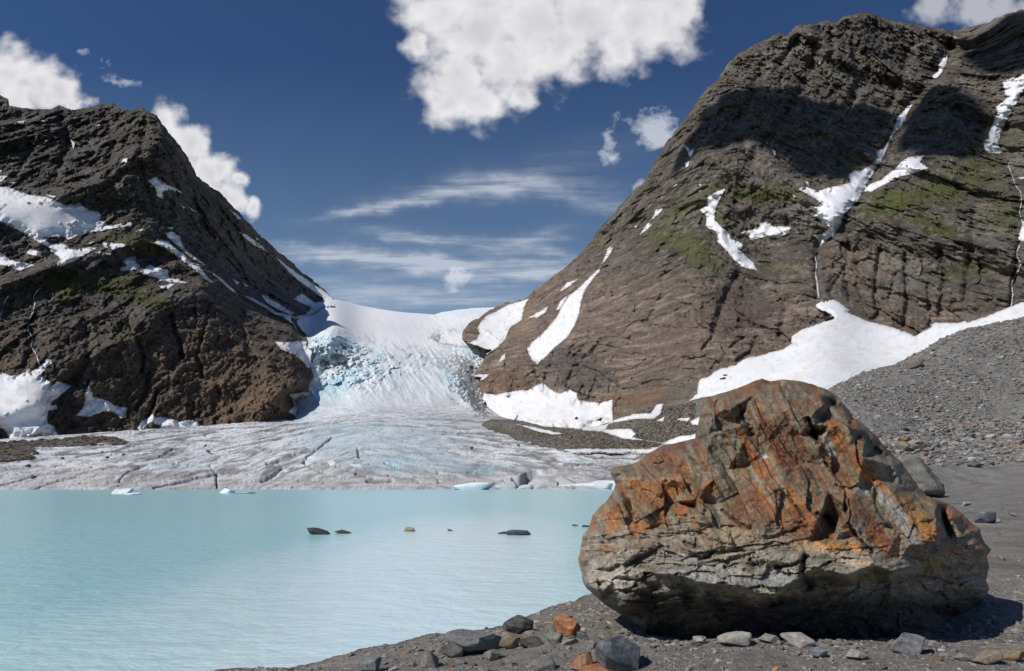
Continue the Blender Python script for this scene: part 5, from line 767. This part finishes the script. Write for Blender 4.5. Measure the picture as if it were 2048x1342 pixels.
put_stone('rock', 1828, 1310, 72, 40, (.23, .235, .24), 'grey triangular stone at the edge of the boulder shadow', 'rock', 59, .7, (.3, .29, .27), 12, hard=(.5, .85), tilt=-14)
put_stone('rock', 1722, 1322, 44, 18, (.29, .285, .26), 'flat pale stone in the foreground right of centre', 'rock', 61, .8, None, 12)
put_stone('rock', 1642, 1318, 32, 22, (.22, .23, .24), 'angular grey stone beneath the pinkish one', 'rock', 63, .8)
put_stone('rock', 1980, 1330, 60, 22, (.27, .22, .16), 'tan flat stone at the bottom right', 'rock', 65, .6, None, 14, tilt=12)
put_stone('rock', 2036, 1326, 44, 24, (.28, .2, .13), 'tan stone cut by the right edge at the bottom', 'rock', 67, .7)
put_stone('rock', 1930, 1324, 30, 14, (.27, .25, .22), 'small pale stone on the rubble rim at the right', 'rock', 69, .7)
put_stone('boulder', 1842, 995, 128, 88, (.19, .18, .16), 'grey layered boulder on the plain behind the rusty boulder', 'boulder', 72, .8, (.26, .245, .215), 16, n=5, hard=(.6, .92), tilt=-4, rough=.11)
put_stone('rock', 1980, 1047, 36, 24, (.115, .12, .14), 'dark blue-grey rock alone on the gravel plain', 'rock', 73, .8, None, 12, n=4)
put_stone('rock', 1938, 1012, 20, 10, (.36, .36, .36), 'small whitish stone on the plain near the grey layered boulder', 'rock', 75, .8)
put_stone('rock', 1952, 935, 28, 14, (.12, .125, .14), 'dark stone at the foot of the moraine slope', 'rock', 77, .8)
put_stone('rock', 1835, 905, 52, 14, (.15, .14, .13), 'dark long stone just above the grey layered boulder', 'rock', 79, .7, tilt=10)
put_stone('rock', 1832, 893, 20, 14, (.3, .27, .22), 'round tan stone above the dark long stone', 'rock', 81, .8, None, 8, hard=(.75, .95))
put_stone('rock', 1810, 905, 30, 22, (.27, .23, .17), 'tan stone against the right slope of the rusty boulder', 'rock', 83, .8, None, 10)
put_stone('rock', 1812, 884, 26, 12, (.27, .15, .08), 'rusty stone in the rubble above the tan stones', 'rock', 85, .8)
put_stone('rock', 1836, 738, 34, 16, (.15, .11, .09), 'reddish-brown block high on the moraine slope', 'rock', 87, .8, tilt=20)
for u, v, wd, hg, b, lab, sdn in ((634, 1069, 48, 13, (.06, .06, .062), 'dark low rock in the lake, leftmost', 101), (683, 1067, 36, 7, (.09, .06, .045), 'brown flat rock in the lake touching the leftmost dark one', 103), (818, 1063, 23, 9, (.42, .32, .2), 'small tan rock standing in the middle of the lake', 105), (900, 1062, 12, 3.5, (.13, .1, .08), 'tiny rock tip between the tan rock and the flat grey rock', 107), (1037, 1071, 50, 11, (.12, .13, .14), 'flat grey rock in the lake, the larger right one', 109), (1010, 1068, 30, 5, (.10, .11, .12), 'thin rock shelf left of the flat grey rock', 111), (1150, 1052, 14, 3, (.09, .07, .065), 'small rock tip near the boulder, left of a pair', 113), (1172, 1054, 16, 4, (.07, .065, .065), 'small rock tip touching the boulder outline', 115)):
    put_stone('rock', u, v, wd, hg, b, lab, 'rock', sdn, .7, None, 14, zw=0, sink=.25, group='rocks in the lake')
M_floe = vmat('floating_ice', .5, ((1., .08),), ((1.5, .12),), .3)
for u, v, wd, hg, lab, sdn, tl in ((238, 987.5, 46, 10, 'white ice floe on the lake far left', 121, 5), (264, 989, 42, 4, 'flat grey-white tail of ice beside the left floe', 123, 0), (449, 986.5, 30, 10, 'white ice floe on the lake, second from left', 125, -5), (484, 987, 40, 3, 'thin sheet of ice right of the second floe', 127, 0), (946, 979.5, 92, 15, 'smooth white ice ramp at the glacier edge', 131, 6)):
    put_stone('ice_floe', u, v, wd, hg, (.84, .86, .88), lab, 'ice floe', sdn, .7, (.74, .8, .83), 10, zw=0, hard=(.55, .9), sink=.5, mat=M_floe, amt=.2, tilt=tl)
for u, wd, hg, b, lab, sdn, tl, dp in ((1090, 64, 20, (.52, .52, .50), 'tilted grey ice block in the glacier bay, lower one', 133, 8, .8), (1136, 60, 25, (.50, .50, .485), 'tilted grey ice block in the glacier bay, upper one', 135, -10, .8), (1050, 34, 9, (.60, .59, .55), 'small hollow ice lump at the water in the bay', 137, 0, .6), (1165, 130, 12, (.82, .84, .86), 'long white snow ledge at the waterline left of the boulder', 139, 2, .4), (1215, 70, 18, (.82, .84, .86), 'white snow lump at the waterline touching the boulder outline', 141, 2, .6), (1012, 44, 13, (.56, .60, .61), 'pale ice foot at the left side of the bay', 143, 14, .7)):
    put_stone('ice_block', u, 978.2, wd, hg, b, lab, 'ice block', sdn, dp, (.42, .48, .5) if b[0] < .55 else None, 9, zw=0, sink=.5, mat=M_floe, tilt=tl, amt=.3, hard=(.6, .9), rough=.1)
for u, v, wd, hg, lab, sdn in ((54, 934, 12, 6, 'dark rock on the left glacier tongue nearest the debris band', 151), (64, 957, 12, 6, 'dark rock on the dirty ice close to the lake at the left', 153), (415, 905, 11, 5, 'dark rock on the glacier under the orange cliff', 155), (410, 893, 6, 4, 'small dark stone just above the glacier rock under the orange cliff', 157), (123, 918, 9, 4, 'dark elongated rock on the glacier right of the debris band', 159), (214, 916, 8, 4, 'small dark stone on the glacier left of the orange cliff', 161), (246, 911, 6, 4, 'small dark stone on the glacier next to another at the left', 163), (943, 898, 7, 5, 'tan stone on the glacier in front of the gravel', 165), (1037, 892, 7, 4, 'brown stone at the gravel margin of the glacier', 167), (710, 951, 6, 6, 'small dark stone above the lake edge in the middle', 169), (204, 905, 6, 3, 'small dark stone under the debris band tip', 171)):
    Dg = float(bil(GL, np.array([float(u)]), np.array([float(v)]))[0]); put_stone('rock', u, v, wd, hg, (.10, .085, .07), lab, 'rock', sdn, .8, None, 12, D=Dg - 3, sink=.1, n=2, group='rocks on the glacier')
# ---------------------------------------------------------------- clouds of small stones: the biggest as single objects, the rest as one gravel mass
TPL = [rock_shape(500 + i, 2, 12, .62 + .04 * (i % 5), .0, (.45, .85)) for i in range(10)]
TPLs = [rock_shape(600 + i, 1, 8, .7, .0, (.5, .9)) for i in range(10)]
PAL_ = np.array([(.22, .22, .215), (.27, .262, .245), (.18, .172, .158), (.33, .315, .285), (.25, .215, .17), (.33, .19, .11), (.14, .14, .147), (.42, .39, .35)])
rs = np.random.RandomState(5)
def scatter(n, sampler, size, dens):
    out = []; u, y = sampler(n); x = (u - CX) / F * y; z = gz(x, y); k = z > .02; d = dens(x, y, z); k &= rs.rand(n) < d
    x, y, z = x[k], y[k], z[k]; s = size(len(x), x, y); return np.stack([x, y, z, s], 1)
def big(n, lo, hi, pw): return lo * (1 - rs.rand(n)) ** (-1 / pw)
near = scatter(110000, lambda n: (rs.uniform(-100, 2300, n), np.exp(rs.uniform(math.log(5), math.log(17), n))), lambda n, x, y: np.minimum(big(n, .007, 0, 1.9), .055) * np.clip(y / 8, .7, 1.5), lambda x, y, z: .25 + .9 * sst(-.1, .35, fbm(x / 1.5, y / 1.5, 6., 3)))
plain = scatter(9000, lambda n: (rs.uniform(1100, 2400, n), np.exp(rs.uniform(math.log(16), math.log(80), n))), lambda n, x, y: np.minimum(big(n, .02, 0, 2.0), .3) * np.clip(y / 30, .6, 2.0), lambda x, y, z: .12 + .8 * sst(.05, .35, fbm(x / 5, y / 8, 6., 3)))
mor = scatter(120000, lambda n: (rs.uniform(1500, 2400, n), rs.uniform(80, 150, n)), lambda n, x, y: np.minimum(big(n, .075, 0, 2.5), .42) * (1 + .4 * sst(110, 85, y)), lambda x, y, z: .12 + .88 * sst(-.15, .25, fbm(x / 14, z / 5, 6., 3) + .2 * sst(100, 86, y) + .18 * sst(25, 60, x)))
allst = []
for nm, A_, nb, lab, grp in (('near', near, 130, 'small loose stone lying on the gravel of the near shore', 'loose stones on the near shore'), ('plain', plain, 50, 'loose stone on the grey gravel plain behind the boulder', 'loose stones on the gravel plain'), ('moraine', mor, 115, 'loose stone in the rubble of the moraine slope', 'loose stones on the moraine slope')):
    u_ = CX + A_[:, 0] / A_[:, 1] * F; v_ = H0 - (A_[:, 2] - CH) / A_[:, 1] * F
    vis = (u_ > 5) & (u_ < 2043) & (v_ < 1338) & ~((u_ > 1165) & (u_ < 1980) & (v_ < 1270) & (A_[:, 1] > 9.5))
    if nm == 'moraine': vis &= (u_ > 1700) & (u_ > 1700 + (v_ - 790) * .9)
    app = np.where(vis, A_[:, 3] / A_[:, 1], 0); o_ = np.argsort(-app); bigi = o_[:nb]; rest = o_[nb:]
    cache = {}
    for i in bigi:
        x, y, z, s_ = A_[i]; ti = rs.randint(len(TPL)); ci = rs.choice(8, p=[.24, .22, .14, .12, .13, .04, .06, .05]); key = (ti, ci)
        if key not in cache:
            v0_, f0_ = TPL[ti]; cache[key] = mesh('stone', v0_, f0_, stone_col(v0_, PAL_[ci], ti + ci))
        o = obj('stone', cache[key], M_stone); o.location = (x, y, z + s_ * .12); o.scale = (s_, s_ * rs.uniform(.6, 1), s_ * rs.uniform(.5, .9)); o.rotation_euler = (rs.uniform(-.3, .3), rs.uniform(-.3, .3), rs.uniform(0, 6.3)); tag(o, lab, 'stone', grp)
    allst.append(A_[rest])
for nm, A_ in (('gravel', np.concatenate(allst[:2])), ('moraine_rubble', allst[2])):
    vs_, fs_, cs_ = [], [], []; off = 0; n = len(A_); ti = rs.randint(0, 10, n); ci = rs.choice(8, n, p=[.24, .22, .17, .1, .12, .04, .07, .04])
    for k in range(10):
        I = np.where(ti == k)[0]
        if not len(I): continue
        v0_, f0_ = TPLs[k]; B_ = A_[I]; an = rs.uniform(0, 6.28, len(I)); sx = B_[:, 3]; sy = sx * rs.uniform(.6, 1, len(I)); sz = sx * rs.uniform(.5, .9, len(I)); tl = rs.uniform(-.35, .35, len(I))
        X = v0_[None, :, 0] * sx[:, None]; Y = v0_[None, :, 1] * sy[:, None]; Z = v0_[None, :, 2] * sz[:, None] + X * tl[:, None]
        co_ = np.stack([X * np.cos(an)[:, None] - Y * np.sin(an)[:, None] + B_[:, 0:1], X * np.sin(an)[:, None] + Y * np.cos(an)[:, None] + B_[:, 1:2], Z + B_[:, 2:3] + .1 * sx[:, None]], -1)
        vs_.append(co_.reshape(-1, 3)); fs_.append((f0_[None] + (np.arange(len(I)) * len(v0_))[:, None, None] + off).reshape(-1, 3)); off += len(I) * len(v0_)
        cs_.append(np.repeat(PAL_[ci[I]] * rs.uniform(.8, 1.2, (len(I), 1)), len(v0_), 0))
    obj(nm, mesh(nm, np.concatenate(vs_), np.concatenate(fs_), np.concatenate(cs_), False), M_stone, kind='stuff')
# ---------------------------------------------------------------- cumulus clouds: real volumes high over the valley
def cloud(circles, co, faces, dens, nsc, label, amp=2.4, soft=.45):
    """a closed hull filled with vapour: thick in overlapping puffs, torn by noise towards the hull"""
    o0 = co.mean(0); m = bpy.data.materials.new('cloud_vapour'); m.use_nodes = True; t = m.node_tree; t.nodes.remove(t.nodes['Principled BSDF']); L = t.links.new
    v = N(t, 'ShaderNodeVolumeScatter'); v.inputs['Color'].default_value = (1, 1, 1, 1); v.inputs['Anisotropy'].default_value = 0.
    tc = N(t, 'ShaderNodeTexCoord'); f = None
    for c, r in circles:
        d = N(t, 'ShaderNodeVectorMath', operation='DISTANCE'); L(tc.outputs['Object'], d.inputs[0]); d.inputs[1].default_value = tuple(c - o0)
        a = N(t, 'ShaderNodeMath', operation='MULTIPLY_ADD'); L(d.outputs['Value'], a.inputs[0]); a.inputs[1].default_value = -1 / (1.3 * r); a.inputs[2].default_value = 1
        if f is None: f = a.outputs[0]
        else:
            x = N(t, 'ShaderNodeMath', operation='SMOOTH_MAX'); L(f, x.inputs[0]); L(a.outputs[0], x.inputs[1]); x.inputs[2].default_value = .12; f = x.outputs[0]
    n = N(t, 'ShaderNodeTexNoise', i_Scale=nsc, i_Detail=7., i_Roughness=.6); L(tc.outputs['Object'], n.inputs['Vector'])
    a = N(t, 'ShaderNodeMath', operation='MULTIPLY_ADD'); L(n.outputs[0], a.inputs[0]); a.inputs[1].default_value = amp; a.inputs[2].default_value = -amp * .5 - .12
    b = N(t, 'ShaderNodeMath', operation='ADD'); L(f, b.inputs[0]); L(a.outputs[0], b.inputs[1])
    c = N(t, 'ShaderNodeMapRange'); c.interpolation_type = 'SMOOTHSTEP'; c.inputs[1].default_value = 0; c.inputs[2].default_value = soft; c.inputs[4].default_value = dens; L(b.outputs[0], c.inputs[0])
    L(c.outputs[0], v.inputs['Density']); L(v.outputs[0], t.nodes['Material Output'].inputs['Volume'])
    me = mesh('cloud', co - o0, faces, None, False); bm = bmesh.new(); bm.from_mesh(me); bmesh.ops.recalc_face_normals(bm, faces=bm.faces); bm.to_mesh(me); bm.free()
    o = obj('cloud', me, m); o.location = o0; m.cycles.volume_step_rate = .5
    tag(o, label, 'cloud'); return o
def cover(poly, n, rmin, rmax, grow=1.):
    P = np.array(poly); U, V = np.meshgrid(np.arange(P[:, 0].min(), P[:, 0].max(), 5.), np.arange(P[:, 1].min(), P[:, 1].max(), 5.)); d = sdf(poly, U, V); free = d.copy(); out = []
    for _ in range(n):
        j = np.unravel_index(np.argmax(free), free.shape)
        if free[j] < rmin: break
        r = min(d[j], rmax); u, v = U[j], V[j]; out.append((u, v, r * grow)); free = np.where(np.hypot(U - u, V - v) < r * .78, -1, free)
    return out
def lens(poly, grow, step, toworld, thick):
    """closed hull round a traced cloud outline, as deep as it is broad"""
    P = np.array(poly); U, V = np.meshgrid(np.arange(P[:, 0].min() - grow - step, P[:, 0].max() + grow + step * 2, step), np.arange(P[:, 1].min() - grow - step, P[:, 1].max() + grow + step * 2, step))
    sd = sdf(poly, U, V) + grow; k = sd > -step; gy, gx = np.gradient(sd); gn = np.hypot(gx, gy) + 1e-6; mv = np.where(sd < 0, -sd, 0); U = U + gx / gn * mv; V = V + gy / gn * mv; sd = np.maximum(sd, 0); h, w_ = k.shape; q = k[:-1, :-1] & k[1:, :-1] & k[:-1, 1:] & k[1:, 1:]; I = np.arange(h * w_).reshape(h, w_)
    Fc = np.stack([I[1:, :-1][q], I[1:, 1:][q], I[:-1, 1:][q], I[:-1, :-1][q]], 1); used = np.unique(Fc); re = np.full(h * w_, -1, np.int64); re[used] = np.arange(len(used)); Fc = re[Fc]
    u, v, d = U.ravel()[used], V.ravel()[used], sd.ravel()[used]; tk = thick(d); fr = toworld(u, v, -tk); bk = toworld(u, v, tk); n = len(u)
    E = np.concatenate([Fc[:, [i, (i + 1) % 4]] for i in range(4)]); key = np.sort(E, 1); kk = key[:, 0] * n + key[:, 1]; _, inv, cnt = np.unique(kk, return_inverse=True, return_counts=True); B = E[cnt[inv] == 1]
    return np.concatenate([fr, bk]), np.concatenate([Fc, Fc[:, ::-1] + n, np.stack([B[:, 1], B[:, 0], B[:, 0] + n, B[:, 1] + n], 1)])
# small clouds outside the picture, up towards the sun; they shade the upper right mountain
def shade_cloud(poly, G, tt, label, dens=.3, rmax=45, n=26):
    C = cover(poly, n, 5, rmax); tow = lambda u, v, t_: Wp(u, v, bil(G, u, v)) * 0 + Wp(u, v, np.full(np.shape(u), float(bil(G, np.array([np.mean([p[0] for p in poly])]), np.array([np.mean([p[1] for p in poly])]))[0]))) + SUN * tt
    Pm = np.array(poly).mean(0); Dm = float(bil(G, Pm[0:1], Pm[1:2])[0])
    def W2(u, v):
        return Wp(u, v, bil(G, np.atleast_1d(u), np.atleast_1d(v)).reshape(np.shape(u)))
    circles = [(W2(np.array([u]), np.array([v]))[0] + SUN * tt, 1.3 * r * Dm / F) for u, v, r in C]
    co, f = lens(poly, 8, 8, lambda u, v, t_: W2(u, v) + SUN * tt + SUN * t_[:, None], lambda d: np.minimum(np.sqrt(d * 2 * rmax), rmax) * Dm / F + 4)
    return cloud(circles, co, f, dens, 1 / 60., label, 1.0, .25)
shade_cloud(T(*Z4, (850, 320), (930, 290), (1040, 290), (1130, 330), (1230, 345), (1350, 365), (1500, 375), (1600, 400), (1560, 470), (1500, 600), (1440, 660), (1370, 710), (1240, 730), (1150, 690), (1080, 600), (1000, 540), (900, 620), (760, 680), (600, 690), (660, 540), (740, 430)), RM, 1500, 'small low cloud left of the picture, the largest of three')
shade_cloud(T(*Z4, (1660, 330), (1760, 300), (1850, 390), (1920, 480), (1900, 560), (1880, 620), (1700, 640), (1560, 600), (1600, 450)), RM, 1500, 'small low cloud left of the picture, the middle one of three')
shade_cloud(T(*Z4, (1880, 110), (2100, 20), (2150, 280), (1960, 300), (1850, 260), (1800, 180)), RM, 1500, 'small low cloud left of the picture, the smallest of three')
# ---------------------------------------------------------------- rubble on the glacier edge and on the far gravel
def rubble(name, G, poly, n, lo, hi, cols, seed):
    r_ = np.random.RandomState(seed); P = np.array(poly); u = r_.uniform(P[:, 0].min(), P[:, 0].max(), n); v = r_.uniform(P[:, 1].min(), P[:, 1].max(), n); k = sdf(poly, u, v) > 0
    if G is AP:
        for p_ in SNOW_A: k &= sdf(p_[0], u, v) < -1
    u, v = u[k], v[k]
    pos = Wp(u, v, bil(G, u, v)); m_ = len(u); sz = np.minimum(lo * (1 - r_.rand(m_)) ** (-1 / 2.2), hi); ti = r_.randint(0, 10, m_); vs_, fs_, cs_ = [], [], []; off = 0
    for k in range(10):
        I = np.where(ti == k)[0]; v0_, f0_ = TPLs[k]; an = r_.uniform(0, 6.28, len(I)); X = v0_[None, :, 0] * sz[I, None]; Y = v0_[None, :, 1] * sz[I, None]; Z = v0_[None, :, 2] * sz[I, None] * .8
        vs_.append(np.stack([X * np.cos(an)[:, None] - Y * np.sin(an)[:, None] + pos[I, 0:1], X * np.sin(an)[:, None] + Y * np.cos(an)[:, None] + pos[I, 1:2], Z + pos[I, 2:3]], -1).reshape(-1, 3))
        fs_.append((f0_[None] + (np.arange(len(I)) * len(v0_))[:, None, None] + off).reshape(-1, 3)); off += len(I) * len(v0_); cs_.append(np.repeat(np.array(cols)[r_.randint(0, len(cols), len(I))], len(v0_), 0))
    obj(name, mesh(name, np.concatenate(vs_), np.concatenate(fs_), np.concatenate(cs_), False), M_scree, kind='stuff')
rubble('glacier_rubble', GL, T(*Z2, (-400, 980), (0, 978), (150, 968), (250, 965), (400, 955), (480, 944), (560, 944), (650, 946), (760, 975), (740, 992), (600, 994), (400, 1006), (200, 1010), (215, 1040), (200, 1078), (100, 1090), (0, 1097), (-400, 1100)), 9000, .5, 2.4, [(.12, .10, .08), (.08, .07, .06), (.17, .15, .125), (.2, .18, .15)], 11)
rubble('scree', AP, [(1040, 862), (1100, 862), (1160, 862), (1215, 862), (1290, 815), (1390, 806), (1400, 880), (1290, 896), (1150, 898), (1080, 884)], 16000, .35, 1.3, [(.15, .13, .105), (.09, .08, .07), (.22, .2, .17), (.26, .2, .15)], 12)
